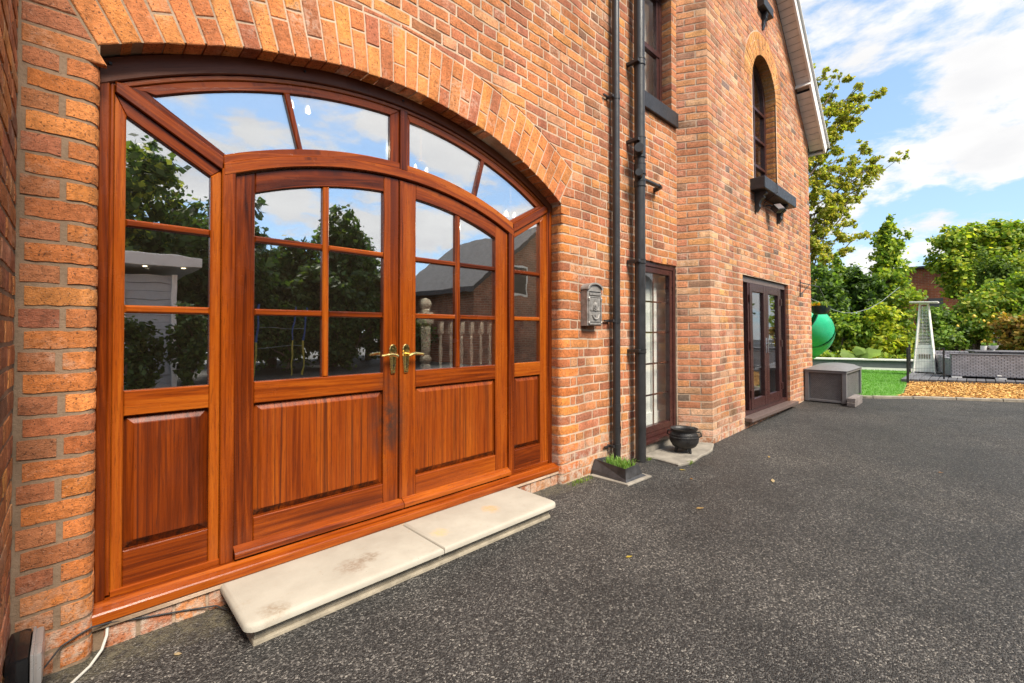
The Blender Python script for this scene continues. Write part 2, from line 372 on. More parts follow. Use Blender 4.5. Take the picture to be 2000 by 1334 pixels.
MA = dict(
    brick=brick_material(), mortar=mortar_material(),
    wood=wood_material('varnished_hardwood', [(0.28, (0.030, 0.0050, 0.0015)), (0.43, (0.130, 0.021, 0.0022)), (0.54, (0.240, 0.045, 0.0036)), (0.72, (0.365, 0.090, 0.0075))]),
    panelwood=wood_material('panel_hardwood', [(0.26, (0.032, 0.0052, 0.0014)), (0.43, (0.128, 0.0205, 0.0021)), (0.56, (0.215, 0.039, 0.0033)), (0.76, (0.335, 0.080, 0.0068))], rough=0.34, coat=0.0, lines=True),
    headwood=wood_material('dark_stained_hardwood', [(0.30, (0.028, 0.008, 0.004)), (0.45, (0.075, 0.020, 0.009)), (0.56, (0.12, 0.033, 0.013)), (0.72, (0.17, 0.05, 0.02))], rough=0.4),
    asphalt=asphalt_material(), glass=glass_material('door_glass', 0.54, (0.88, 0.90, 0.89), 1.2), wglass=glass_material('window_glass', 0.02, (0.94, 0.95, 0.94), 0.8),
    leaf=leaf_material(), bark=plain('bark', (0.12, 0.09, 0.065), 0.9, var=0.4, nscale=14, bump=0.02, bscale=25),
    brass=plain('brass', (0.78, 0.56, 0.20), 0.22, 1.0, var=0.1, nscale=30), black=plain('black_hole', (0.01, 0.01, 0.01), 0.8),
    upvc=plain('rosewood_plastic', (0.042, 0.013, 0.011), 0.32, var=0.3, nscale=20), greyup=plain('frame_grey_brown', (0.12, 0.085, 0.075), 0.4, var=0.2, nscale=20),
    pipe=plain('black_pipe_plastic', (0.026, 0.025, 0.026), 0.36, var=0.3, nscale=5, bump=0.0006, bscale=150),
    iron=plain('cast_iron', (0.030, 0.028, 0.027), 0.42, 0.35, var=0.5, nscale=18, bump=0.004, bscale=70),
    lead=plain('painted_iron_trough', (0.045, 0.044, 0.046), 0.42, 0.1, var=0.5, nscale=12, bump=0.003, bscale=40),
    pewter=plain('pewter_mailbox', (0.30, 0.28, 0.26), 0.50, 0.45, var=0.35, nscale=25, bump=0.0015, bscale=120),
    stone=plain('sandstone', (0.58, 0.50, 0.39), 0.85, var=0.14, nscale=5, bump=0.003, bscale=130, spec=0.25),
    stoneside=plain('sandstone_weathered', (0.33, 0.285, 0.215), 0.9, var=0.35, nscale=9, bump=0.005, bscale=70, spec=0.2),
    concrete=plain('rough_concrete', (0.24, 0.215, 0.18), 0.92, var=0.28, nscale=7, bump=0.012, bscale=22, spec=0.2),
    white=plain('white_paint', (0.72, 0.70, 0.67), 0.5, var=0.07, nscale=6), soffit=plain('soffit_white', (0.62, 0.57, 0.53), 0.55, var=0.1, nscale=6),
    blackpaint=plain('black_paint', (0.018, 0.018, 0.02), 0.45, var=0.4, nscale=15, bump=0.002, bscale=60),
    slate=plain('slate', (0.045, 0.046, 0.052), 0.85, var=0.3, nscale=6, bump=0.01, bscale=12, spec=0.15),
    chrome=plain('chrome', (0.7, 0.7, 0.7), 0.15, 1.0, var=0.05), steel=plain('brushed_steel', (0.80, 0.78, 0.73), 0.45, 0.0, var=0.12, nscale=14),
    plasticbox=weave_material('grey_weave_plastic', (0.16, 0.157, 0.16), 36, 60), plasticrim=plain('grey_plastic', (0.155, 0.152, 0.155), 0.5, var=0.1),
    rattan=weave_material('grey_rattan', (0.28, 0.275, 0.31), 16, 30), rattanplain=plain('grey_rattan_plain', (0.14, 0.135, 0.15), 0.6, var=0.2, nscale=40),
    cushion=plain('dark_cushion', (0.02, 0.02, 0.022), 0.9),
    tint=tinted('tinted_masonry'), tintleaf=tinted('chip', 0.85, 0.001, 60),
    slide=plain('green_plastic', (0.03, 0.42, 0.22), 0.28, var=0.1, nscale=3), darkgreen=plain('dark_green_pot', (0.01, 0.03, 0.028), 0.4),
    grey=plain('grey_render_boards', (0.095, 0.105, 0.115), 0.6, var=0.12), deck=tinted('deck_board', 0.6, 0.001, 30),
    flood=plain('gloss_black_plastic', (0.008, 0.008, 0.009), 0.14, var=0.3), silver=plain('silver_plastic', (0.40, 0.38, 0.37), 0.32, 0.5, var=0.08, nscale=10),
    wcable=plain('white_cable', (0.46, 0.44, 0.39), 0.5), bcable=plain('black_cable', (0.03, 0.03, 0.032), 0.5),
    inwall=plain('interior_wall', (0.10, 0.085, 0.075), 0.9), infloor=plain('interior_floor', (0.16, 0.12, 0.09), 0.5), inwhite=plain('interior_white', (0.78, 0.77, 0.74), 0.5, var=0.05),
    shedwall=plain('pale_cladding', (0.40, 0.41, 0.43), 0.6, var=0.06), hbrick=far_brick_material('neighbour_brick', (0.30, 0.12, 0.07), (0.20, 0.085, 0.055), (0.30, 0.24, 0.19)),
    fbrick=far_brick_material('garden_brick', (0.42, 0.13, 0.06), (0.30, 0.09, 0.05), (0.36, 0.27, 0.2)),
    soil=plain('soil', (0.05, 0.035, 0.025), 0.95, var=0.4, nscale=10, bump=0.03, bscale=15),
    turf=plain('artificial_turf', (0.11, 0.26, 0.035), 0.75, var=0.25, nscale=6, bump=0.01, bscale=120), mulchbase=plain('mulch_base', (0.42, 0.23, 0.075), 0.95, var=0.4, nscale=30, bump=0.02, bscale=40),
    kerb=plain('kerb_concrete', (0.27, 0.235, 0.185), 0.9, var=0.3, nscale=9, bump=0.008, bscale=40),
    fruit=plain('yellow_fruit', (0.70, 0.47, 0.05), 0.4, var=0.15), wire=plain('fence_wire', (0.02, 0.02, 0.022), 0.5), ceramic=plain('white_ceramic', (0.75, 0.74, 0.72), 0.3, var=0.05),
    tube=MatB('heater_tube', 0.1).m, rope=plain('pale_rope', (0.20, 0.23, 0.23), 0.8), blue=plain('blue_plastic', (0.02, 0.06, 0.20), 0.5), yellow=plain('yellow_plastic', (0.35, 0.30, 0.05), 0.5),
)
lm = MatB('lamp_glass', 0.4, (0.9, 0.82, 0.6)); lm.b.inputs['Emission Color'].default_value = (1, 0.82, 0.52, 1); lm.b.inputs['Emission Strength'].default_value = 2.5; MA['lamp'] = lm.m
gm = glass_material('heater_glass', 0.06, (0.85, 0.9, 0.85)); MA['tube'] = gm

# ================================================================== ground
def gz(x): return 0.0 if x < 4.8 else (min((x - 4.8) * 0.0192, 0.1))
def sheet(name, polys, mat, kind='structure', lift=0.0, **k):
    g = G()
    for p in polys: g.add([(x, y, gz(x) + lift) for x, y in p], [tuple(range(len(p)))])
    return single(name, g.mesh(), mat, kind=kind, **k)
xs = [-60, 4.8, 10.0083, 90]
sheet('driveway', [[(xs[i], -60), (xs[i + 1], -60), (xs[i + 1], 60), (xs[i], 60)] for i in range(3)], MA['asphalt'])

# ================================================================== brickwork machinery
C0 = 0.078                 # course height
PAL = [((0.515, 0.195, 0.070), 4), ((0.474, 0.174, 0.070), 4), ((0.433, 0.158, 0.074), 4), ((0.381, 0.142, 0.074), 3), ((0.340, 0.137, 0.070), 1.4), ((0.577, 0.237, 0.079), 2.4), ((0.536, 0.252, 0.126), 2), ((0.247, 0.116, 0.065), 0.35)]
def tint_of(shift=0.0, pal=PAL):
    cs = [p[0] for p in pal]; ws = [p[1] for p in pal]
    c = rnd.choices(cs, ws)[0]; k = rnd.uniform(0.85, 1.15)
    return (c[0] * k * (1 + shift * 0.25), c[1] * k * (1 + rnd.uniform(-.06, .06) + shift * 0.05), c[2] * k * (1 + rnd.uniform(-.1, .1) - shift * 0.15))
def resample(pts, step):
    out = [pts[0]]
    for a, b in zip(pts[:-1], pts[1:]):
        d = math.hypot(b[0] - a[0], b[1] - a[1]); n = max(1, int(round(d / step)))
        for i in range(1, n + 1): out.append((a[0] + (b[0] - a[0]) * i / n, a[1] + (b[1] - a[1]) * i / n))
    return out
def plan_brick(pts, z0, z1, step=0.05, jit=0.0016, depth=0.03, bev=0.004, proud=0.0):
    """a brick that follows a plan path (left to right seen from outside)"""
    P = resample(pts, step); n = len(P); N = []; bev = bev * rnd.uniform(.7, 1.4)
    for i in range(n):
        a = P[max(i - 1, 0)]; b = P[min(i + 1, n - 1)]; dx, dy = b[0] - a[0], b[1] - a[1]; l = math.hypot(dx, dy) or 1
        N.append((dy / l, -dx / l))
    cols = [(P[0], N[0], True)]
    for i in range(n):
        p = P[i]
        if i == 0: q = P[1]; l = math.hypot(q[0] - p[0], q[1] - p[1]); t = min(bev / l, .4); p = (p[0] + (q[0] - p[0]) * t, p[1] + (q[1] - p[1]) * t)
        if i == n - 1: q = P[-2]; l = math.hypot(q[0] - p[0], q[1] - p[1]); t = min(bev / l, .4); p = (p[0] + (q[0] - p[0]) * t, p[1] + (q[1] - p[1]) * t)
        cols.append((p, N[i], False))
    cols.append((P[-1], N[-1], True))
    tl = [rnd.uniform(-.0018, .0018) for _ in range(2)]; V = []; F = []
    for ci, (p, nn, edge) in enumerate(cols):
        w = ci / (len(cols) - 1); tw = tl[0] * (1 - w) + tl[1] * w
        j0 = rnd.uniform(-jit, jit); j1 = rnd.uniform(-jit, jit)
        for ri, z in enumerate((z0 + j0, z0 + bev + j0, (z0 + z1) / 2, z1 - bev + j1, z1 + j1)):
            e = edge or ri in (0, 4)
            d = -depth if e else proud + tw + (0.0012 if ri == 2 else 0) + rnd.uniform(-.0008, .0008)
            V.append((p[0] + nn[0] * d, p[1] + nn[1] * d, z))
    for c in range(len(cols) - 1):
        for r_ in range(4):
            a = c * 5 + r_; F.append((a, a + 5, a + 6, a + 1))
    return V, F
def poly_brick(poly, y, depth=0.03, bev=0.004, step=0.06, jit=0.0014):
    """a cut brick: polygon in x-z, face at y looking to -Y"""
    if area2(poly) < 0: poly = poly[::-1]
    P = resample(list(poly) + [poly[0]], step)[:-1]
    P = [(p[0] + rnd.uniform(-jit, jit), p[1] + rnd.uniform(-jit, jit)) for p in P]
    I = inset(P, bev); n = len(P); yo = y + rnd.uniform(-.002, .0015)
    cx = sum(p[0] for p in P) / n; cz = sum(p[1] for p in P) / n
    V = [(p[0], y + depth, p[1]) for p in P] + [(p[0], yo + bev * .7, p[1]) for p in P] + [(p[0], yo, p[1]) for p in I] + [(cx, yo - .001, cz)]
    F = []
    for i in range(n):
        j = (i + 1) % n
        F += [(i, j, n + j, n + i), (n + i, n + j, 2 * n + j, 2 * n + i), (2 * n + i, 2 * n + j, 3 * n)]
    return V, F
yw = R(YAW); FW = Vector((math.cos(yw), math.sin(yw), 0)); RT = Vector((math.sin(yw), -math.cos(yw), 0))
def apparent(V):
    """rough size in the picture (used only to choose which bricks get objects of their own)"""
    us = []; vs = []
    for v in V:
        p = Vector(v) - CAM; c = p.dot(FW)
        if c < 0.05: return 0
        us.append(min(max(1000 + 886 * p.dot(RT) / c, 0), 2000)); vs.append(min(max(645 - 886 * p.z / c, 0), 1334))
    return (max(us) - min(us)) * (max(vs) - min(vs))
class Masonry:
    def __init__(s): s.items = []
    def add(s, geo, tint):
        V = [(x, y, z + 0.0045 * math.sin(2.3 * x + 1.1 * z) + 0.0035 * math.sin(6.1 * x - 2.7 * z + 1.0) + 0.002 * math.sin(13 * x + 5 * z)) for x, y, z in geo[0]]
        s.items.append((V, geo[1], tint))
    def emit(s, thing, parent, limit=300, name='brick'):
        order = sorted(range(len(s.items)), key=lambda i: -apparent(s.items[i][0]))
        big = [i for i in order[:limit] if apparent(s.items[i][0]) > 30]; rest = [i for i in range(len(s.items)) if i not in set(big)]
        for i in big:
            g = G(); g.add(*s.items[i]); thing.part(name, g.mesh(), MA['brick'], parent)
        if rest:
            g = G()
            for i in rest: g.add(*s.items[i])
            o = thing.part('small_' + name + 's', g.mesh(), MA['brick'], parent); o['kind'] = 'stuff'
def lattice(a, b, k, jit=0.006, extra=()):
    """joint positions between a and b for course k of an English garden wall bond"""
    hdr = (k % 4 == 0)
    L = 0.1185 if hdr else 0.236; ph = (0.03 if hdr else (0.0 if k % 2 else 0.118)) + 0.013 * ((k * 37) % 7)
    xs_ = [a]; x = math.floor((a - ph) / L) * L + ph
    while x < b:
        if x > a + 0.05 and x < b - 0.05:
            xs_.append(x + rnd.uniform(-jit, jit))
            if not hdr and rnd.random() < 0.13 and x + L / 2 < b - 0.05: xs_.append(x + L / 2 + rnd.uniform(-.004, .004))
        x += L
    xs_.append(b)
    for e in extra:
        if a + .03 < e < b - .03: xs_ = sorted([q for q in xs_ if abs(q - e) > .045 or q in (a, b)] + [e])
    return xs_
JT = 0.0043
def arc(cx, cy, r, a0, a1, n): return [(cx + r * math.cos(R(a0 + (a1 - a0) * i / n)), cy + r * math.sin(R(a0 + (a1 - a0) * i / n))) for i in range(n + 1)]

# ================================================================== main front wall
AC = (1.39, -0.05); RI = 2.73; RE = 3.058; PHL = -29.2; PHR = 31.3      # the big arch
XL, XR = 0.067, 2.83; XC = 4.845; XP = -0.147; BN = 0.046
def intr(x): return AC[1] + math.sqrt(RI ** 2 - (x - AC[0]) ** 2)
fw = Thing('front_wall', 'red brick front wall with a wide arch over the wooden entrance doors', 'wall', (2.4, 0, 0), kind='thing')
# mortar body
g = G(); ym = 0.003
def colq(x0, x1, za0, za1, zb0, zb1, y=ym): g.add([(x0, y, za0), (x1, y, zb0), (x1, y, zb1), (x0, y, za1)], [(0, 1, 2, 3)])
TOP = 6.4
def col_solid(x0, x1, ranges):
    for a, b in ranges: colq(x0, x1, a, b, a, b)
col_solid(XP - .05, XL - BN, [(-.1, 2.30)])
n = 48; ax = [XL - .0 + (XR - XL) * i / n for i in range(n + 1)]
col_solid(XP - .05, XL, [(2.30, TOP)])
for a, b in zip(ax[:-1], ax[1:]):
    za, zb = intr(a) + .006, intr(b) + .006
    colq(a, b, za, TOP, zb, TOP)
    g.add([(a, ym, za), (b, ym, zb), (b, .14, zb), (a, .14, za)], [(3, 2, 1, 0)])
col_solid(XR, XR + BN, [(2.20, TOP)]); col_solid(XR + BN, 4.02, [(-.1, TOP)])
col_solid(4.02, 4.05, [(-.1, .10), (1.975, TOP)]); col_solid(4.05, 4.73, [(-.1, .10), (1.975, 3.6), (4.97, TOP)]); col_solid(4.73, 4.835, [(-.1, .10), (1.975, TOP)]); col_solid(4.835, XC, [(-.1, TOP)])
def vsheet(path, z0, z1, ins=.003):
    P = resample(path, .02); N = []
    for i in range(len(P)):
        a = P[max(i - 1, 0)]; b = P[min(i + 1, len(P) - 1)]; l = math.hypot(b[0] - a[0], b[1] - a[1]); N.append(((b[1] - a[1]) / l, -(b[0] - a[0]) / l))
    V = [(p[0] - q[0] * ins, p[1] - q[1] * ins, z) for p, q in zip(P, N) for z in (z0, z1)]
    g.add(V, [(2 * i, 2 * i + 2, 2 * i + 3, 2 * i + 1) for i in range(len(P) - 1)])
LJ = [(XL - BN, 0)] + arc(XL - BN, BN, BN, -90, 0, 5)[1:] + [(XL, .14)]
RJ = [(XR, .14)] + arc(XR + BN, BN, BN, 180, 270, 5) 
vsheet(LJ, -.1, 2.34); vsheet(RJ, -.1, 2.29)
# reveals of the two small windows
for (x, z0, z1) in ((4.73, 3.6, 4.97),): vsheet([(x, .16), (x, 0.002)], z0, z1)
g.add([(4.05, ym, 4.972), (4.73, ym, 4.972), (4.73, .16, 4.972), (4.05, .16, 4.972)], [(3, 2, 1, 0)])
g.add([(4.02, ym, 1.977), (4.835, ym, 1.977), (4.835, .1, 1.977), (4.02, .1, 1.977)], [(3, 2, 1, 0)])
# return pier at the far left
g.add([(XP - ym, -.66, -.1), (XP - ym, 0.02, -.1), (XP - ym, 0.02, TOP), (XP - ym, -.66, TOP)], [(0, 1, 2, 3)])
g.add([(XP - ym, -.66, -.1), (XP - ym, -.66, TOP), (XP - 2.2, -.66, TOP), (XP - 2.2, -.66, -.1)], [(0, 1, 2, 3)])
# plinth below the door sill
g.add([(XL - .02, .052, -.05), (XR + .02, .052, -.05), (XR + .02, .052, .112), (XL - .02, .052, .112)], [(0, 1, 2, 3)])
mort = fw.part('mortar', g.mesh(), MA['mortar'])
ms = Masonry(); nrow = int(TOP / C0)
for k in range(nrow):
    z0, z1 = k * C0 + JT, (k + 1) * C0 - JT; zc = (z0 + z1) / 2
    near = 0.035
    # left jamb pilaster
    def lefttint(): return tint_of(0.25 + 0.25 * (zc < 1.2), [((0.556, 0.205, 0.060), 4), ((0.515, 0.178, 0.055), 4), ((0.453, 0.157, 0.060), 2), ((0.371, 0.140, 0.064), 2), ((0.597, 0.243, 0.069), 2)])
    if z1 < 2.33:
        e = [(XL - BN, 0)] + arc(XL - BN, BN, BN, -90, 0, 6)[1:] + [(XL, .125)]
        if k % 2: ms.add(plan_brick([(XP + .018, 0)] + e, z0 - .0012, z1 + .0012, .03, .0026), lefttint())
        else:
            c = -.032 + rnd.uniform(-.006, .006)
            ms.add(plan_brick([(XP + .006, 0), (c - JT, 0)], z0 - .0012, z1 + .0012, near, .0026), tint_of(-.1, [((0.43, 0.155, 0.068), 3), ((0.36, 0.13, 0.062), 1.5), ((0.50, 0.175, 0.068), 2.5)]))
            ms.add(plan_brick([(c + JT + .003, 0)] + e, z0 - .0012, z1 + .0012, .03, .0026), lefttint())
    elif z0 < 3.2:
        for a, b in (((XP + .006, .2),) if zc < 2.63 else ((XP + .006, -.03), (-.02, .2))):
            poly = [(a, z0), (b, z0), (b, z1), (a, z1)]
            phi = math.atan2((a + b) / 2 - AC[0], zc - AC[1])
            if zc < 2.63:
                nL = (-math.cos(R(PHL)), math.sin(R(PHL))); poly = clip(poly, nL, nL[0] * AC[0] + nL[1] * AC[1] + .006)
            else:
                nn = (math.sin(phi), math.cos(phi)); poly = clip(poly, nn, nn[0] * AC[0] + nn[1] * AC[1] + RE + .009)
            if len(poly) > 2 and abs(area2(poly)) > .0008: ms.add(poly_brick(poly, 0, step=.04), tint_of())
    # right of the door up to the corner
    wj = 0.225 if k % 2 else 0.112
    a0 = (XR + wj + JT) if z1 < 2.30 else (0.2 if z0 > 2.3 else XR)
    if z0 >= 3.2: a0 = XP + .006
    if z1 < 2.30 and z1 > 0:
        e = [(XR, .125)] + arc(XR + BN, BN, BN, 180, 270, 6) + [(XR + wj, 0)]
        if z1 < 2.15: ms.add(plan_brick(e, z0, z1, .035, .003), lefttint())
        else: ms.add(plan_brick([(XR, .125), (XR, 0.0), (XR + wj, 0)], z0, z1, .04, .002), lefttint())
    free = [(a0, XC - .004)]
    if .1 < zc < 1.975: free = [(a0, 4.02 - .004)]
    elif zc < .1: free = [(a0, 4.02)]
    elif 3.6 < zc < 4.97: free = [(a0, 4.05), (4.7295, XC - .004)]
    for fa, fb in free:
        ex = [2.972] if 2.45 < zc < 2.66 else []
        J = lattice(fa, fb, k, extra=ex)
        for a, b in zip(J[:-1], J[1:]):
            a_, b_ = a + (JT if a != fa else 0), b - (JT if b != fb else 0)
            if b_ - a_ < .02: continue
            c = ((a_ + b_) / 2, zc); phi = math.degrees(math.atan2(c[0] - AC[0], c[1] - AC[1]))
            cor = [(a_, z0), (b_, z0), (b_, z1), (a_, z1)]
            sh = 0.15 if c[0] < 3.05 else -0.05
            if z0 < 3.2 and min(math.hypot(p[0] - AC[0], p[1] - AC[1]) for p in cor) < RE + .01 and (phi < PHR + 6) and zc > 2.2:
                if phi > PHR or (c[0] > 2.972 and zc < 2.62):
                    nR = (math.cos(R(PHR)), -math.sin(R(PHR))); poly = clip(cor, nR, nR[0] * AC[0] + nR[1] * AC[1] + .006)
                else:
                    q = R(phi); nn = (math.sin(q), math.cos(q)); poly = clip(cor, nn, nn[0] * AC[0] + nn[1] * AC[1] + RE + .009)
                if len(poly) > 2 and abs(area2(poly)) > .0008: ms.add(poly_brick(poly, 0, step=.05), tint_of(sh))
            else:
                reveal = abs(a_ - 4.7295) < .01 and 3.6 < zc < 4.97
                path = ([(4.7295, .13)] if reveal else []) + [(a_, 0), (b_, 0)]
                ms.add(plan_brick(path, z0, z1, (.045 if c[0] < 3.6 else .07), .0028, proud=rnd.uniform(-.001, .001)), tint_of(sh))
    # return pier facing +X: path runs towards -Y?  seen from +X, left to right = +Y
    yy = -.656; j = 0
    hd = k % 4 == 1
    while yy < -.01:
        L = .1185 if hd else .236
        st = yy + (0.118 if (j == 0 and k % 2 and not hd) else 0)
        en = min(st + L - 2 * JT, -.004)
        if en - st > .02: ms.add(plan_brick([(XP, st), (XP, en)], z0 + .03, z1 + .03, .05, .002), tint_of(.1))
        yy = st + L; j += 1
# soldier bricks under the sill
x = XL + .03
while x < XR - .06:
    w = rnd.uniform(.098, .108)
    if not .56 < x < 2.26: ms.add(poly_brick([(x, -.03), (x + w, -.03), (x + w, .088 + rnd.uniform(-.006, .004)), (x, .088)], .046), tint_of(-.15))
    x += w + .012
# arch voussoirs
NV = 37; vs = Masonry()
for i in range(NV):
    f0, f1 = PHL + (PHR - PHL) * i / NV, PHL + (PHR - PHL) * (i + 1) / NV
    def pt(ph, r, off):  # off: metres along the arc
        q = R(ph) + off / r; return (AC[0] + r * math.sin(q), AC[1] + r * math.cos(q))
    segs = [(RI, RI + .108), (RI + .118, RE)] if i % 2 else [(RI, RI + .215), (RI + .225, RE)]
    if rnd.random() < .15: segs = [(RI, RI + .16), (RI + .17, RE)]
    for r0, r1 in segs:
        poly = [pt(f0, r0, .0045), pt(f0, r1, .0045), pt(f1, r1, -.0045), pt(f1, r0, -.0045)]
        poly = [(max(p[0], XP + .006), p[1]) for p in poly]
        vs.add(poly_brick(poly, -.001, depth=.12, step=.05), tint_of(.35, [((0.58, 0.235, 0.075), 4), ((0.55, 0.205, 0.07), 4), ((0.48, 0.17, 0.07), 2.5), ((0.40, 0.145, 0.075), 1.2)]))
ms.emit(fw, mort, 300)
arch_o = fw.part('door_arch', None, None)
vs.emit(fw, arch_o, 80, 'arch_brick')
# concrete below the small window
g = G(); g.prism_xy([(4.03, -.012), (4.83, -.012), (4.83, .08), (4.03, .08)], -.05, .098, .006); fw.part('concrete_footing', g.mesh(), MA['concrete'])

# ================================================================== gable wing (leans back slightly)
LEAN = 0.0115; GY = -0.311; GX0, GX1 = 5.03, 9.285; APX, APZ, SLP = 6.95, 6.86, 0.95
gw = Thing('gable_wing', 'projecting brick gable wing with arched window and white barge board', 'house', (7.1, GY, 0), lean=LEAN, kind='thing')
def roofz(x): return APZ - SLP * abs(x - APX)
WX, WZ, WR, WE = 7.0, 4.6, 0.5, 0.8       # arched window
FD = (6.01, 7.93, 1.945)                   # french door opening
g = G(); ym = GY + .003
brk = sorted(set([GX0, 6.01, 7.93, GX1, APX, 6.5, 7.5] + [7 - .5 * math.cos(math.pi * i / 40) for i in range(41)] + [5.5, 8.4, 8.8]))
for a, b in zip(brk[:-1], brk[1:]):
    c = (a + b) / 2; segs = [[(-.1, -.1), None]]
    lo = -.1 if not (FD[0] < c < FD[1]) else None
    pieces = []
    top = (roofz(a), roofz(b))
    za = [(-.1, -.1)]
    if FD[0] < c < FD[1]:
        pieces.append(((-.1, -.1), (.10, .10))); start = (FD[2], FD[2])
    else: start = (-.1, -.1)
    if 6.5 < c < 7.5:
        pieces.append((start, (3.15, 3.15)))
        s_ = [WZ + math.sqrt(max(WR ** 2 - (t - WX) ** 2, 0)) + .005 for t in (a, b)]
        g.add([(a, ym, s_[0]), (b, ym, s_[1]), (b, ym + .2, s_[1]), (a, ym + .2, s_[0])], [(3, 2, 1, 0)])
        start = tuple(s_)
    pieces.append((start, top))
    for (l0, l1), (h0, h1) in pieces: g.add([(a, ym, l0), (b, ym, l1), (b, ym, h1), (a, ym, h0)], [(0, 1, 2, 3)])
vsheet([(7.93, GY + .12), (7.93, GY)], .1, FD[2]); vsheet([(6.01, GY), (6.01, GY + .12)], .1, FD[2])
g.add([(6.01, ym, FD[2]), (7.93, ym, FD[2]), (7.93, ym + .12, FD[2]), (6.01, ym + .12, FD[2])], [(3, 2, 1, 0)])
BW = .045
WJR = [(7.5, GY + .2), (7.5, GY + BW)] + arc(7.5 + BW, GY + BW, BW, 180, 270, 4)[1:]
WJL = arc(6.5 - BW, GY + BW, BW, -90, 0, 4) + [(6.5, GY + .2)]
vsheet(WJR, 3.15, 4.6, .007); vsheet(WJL, 3.15, 4.6, .007)
vsheet([(4.83, .03), (GX0, GY)], -.1, 5.3); vsheet([(GX1, GY), (GX1, 4.5)], -.1, roofz(GX1))
gm_ = gw.part('mortar', g.mesh(), MA['mortar'])
gs = Masonry()
GP = [((0.556, 0.234, 0.109), 4), ((0.512, 0.212, 0.105), 4), ((0.468, 0.194, 0.105), 4), ((0.422, 0.183, 0.105), 2.5), ((0.600, 0.286, 0.125), 2.4), ((0.579, 0.321, 0.187), 2.2), ((0.311, 0.165, 0.105), .9), ((0.200, 0.137, 0.105), .3)]
sd = Vector((GX0 - 4.845, GY, 0)); SL = sd.length; sd.normalize()
for k in range(int(6.9 / C0)):
    z0, z1 = k * C0 + JT, (k + 1) * C0 - JT; zc = (z0 + z1) / 2
    ra, fa = (.112, .225) if k % 2 else (.225, .112)
    def sp(t): return (4.845 + sd.x * t, sd.y * t)
    if z1 < roofz(GX0):
        gs.add(plan_brick([sp(SL - ra), (GX0, GY), (GX0 + fa, GY)], z0, z1, .06, .0018), tint_of(0, GP))
        gs.add(plan_brick([sp(.004), sp(SL - ra - 2 * JT)], z0, z1, .06, .0018), tint_of(.05, GP))
    fr = [(GX0 + fa + 2 * JT, GX1 - fa - 2 * JT)]
    if .1 < zc < FD[2]: fr = [(fr[0][0], 6.01 - .004), (7.9295, fr[0][1])]
    elif 3.15 < zc < 4.6: wj = .225 if k % 2 else .115; fr = [(fr[0][0], 6.5 - wj - JT), (7.5 + wj + JT, fr[0][1])]
    if z1 < roofz(GX1):
        gs.add(plan_brick([(GX1 - fa, GY), (GX1, GY), (GX1, GY + ra)], z0, z1, .1, .0018), tint_of(0, GP))
        gs.add(plan_brick([(GX1, GY + ra + .011), (GX1, GY + ra + .23)], z0, z1, .1), tint_of(0, GP))
    if 3.15 < zc < 4.6:
        yt = [((0.55, 0.24, 0.075), 3), ((0.50, 0.20, 0.07), 3), ((0.40, 0.15, 0.07), 1)]
        gs.add(plan_brick([(7.5, GY + .19), (7.5, GY + BW)] + arc(7.5 + BW, GY + BW, BW, 180, 270, 4)[1:] + [(7.5 + wj, GY)], z0, z1, .05), tint_of(.2, yt))
        gs.add(plan_brick([(6.5 - wj, GY)] + arc(6.5 - BW, GY + BW, BW, -90, 0, 4) + [(6.5, GY + .19)], z0, z1, .05), tint_of(.2, yt))
    for fa_, fb_ in fr:
        if fb_ - fa_ < .05: continue
        J = lattice(fa_, fb_, k, extra=[6.2, 7.8] if 4.55 < zc < 4.68 else ())
        for a, b in zip(J[:-1], J[1:]):
            a_, b_ = a + (JT if a != fa_ else 0), b - (JT if b != fb_ else 0)
            if b_ - a_ < .02: continue
            cor = [(a_, z0), (b_, z0), (b_, z1), (a_, z1)]; cut = False
            for s_ in (1, -1):
                if max(s_ * (p[0] - APX) * SLP + p[1] for p in cor) > APZ - .01:
                    l = math.hypot(SLP, 1); cor = clip(cor, (-s_ * SLP / l, -1 / l), (-(APZ - .01) - s_ * SLP * APX) / l); cut = True
                    if len(cor) < 3: break
            if len(cor) < 3 or abs(area2(cor)) < .0008: continue
            if zc > 4.58 and min(math.hypot(p[0] - WX, p[1] - WZ) for p in cor) < WE + .008:
                q = math.atan2((a_ + b_) / 2 - WX, zc - WZ); nn = (math.sin(q), math.cos(q)); cor = clip(cor, nn, nn[0] * WX + nn[1] * WZ + WE + .008); cut = True
                if len(cor) < 3 or abs(area2(cor)) < .0008: continue
            if cut: gs.add(poly_brick(cor, GY, step=.2), tint_of(0, GP))
            else:
                path = [(a_, GY), (b_, GY)]
                if abs(a_ - 7.9295) < .003 and .1 < zc < FD[2]: path = [(7.9295, GY + .1)] + path
                gs.add(plan_brick(path, z0, z1, .09, .0026, proud=rnd.uniform(-.001, .001)), tint_of(0, GP))
wa = gw.part('window_arch', None, None)
for i in range(30):
    q0, q1 = R(-90 + 6 * i), R(-84 + 6 * i)
    for r0, r1 in (((WR, WR + .19), (WR + .2, WE)) if i % 2 else ((WR, WR + .1), (WR + .11, WE))):
        d = .004
        poly = [(WX + r0 * math.sin(q0 + d / r0), WZ + r0 * math.cos(q0 + d / r0)), (WX + r1 * math.sin(q0 + d / r1), WZ + r1 * math.cos(q0 + d / r1)), (WX + r1 * math.sin(q1 - d / r1), WZ + r1 * math.cos(q1 - d / r1)), (WX + r0 * math.sin(q1 - d / r0), WZ + r0 * math.cos(q1 - d / r0))]
        gg = G(); gg.add(*poly_brick(poly, GY - .001, depth=.19, step=.1, bev=.003), tint=tint_of(.25, [((0.58, 0.29, 0.10), 4), ((0.54, 0.25, 0.09), 3)])); gw.part('arch_brick', gg.mesh(), MA['brick'], wa)
gs.emit(gw, gm_, 300)
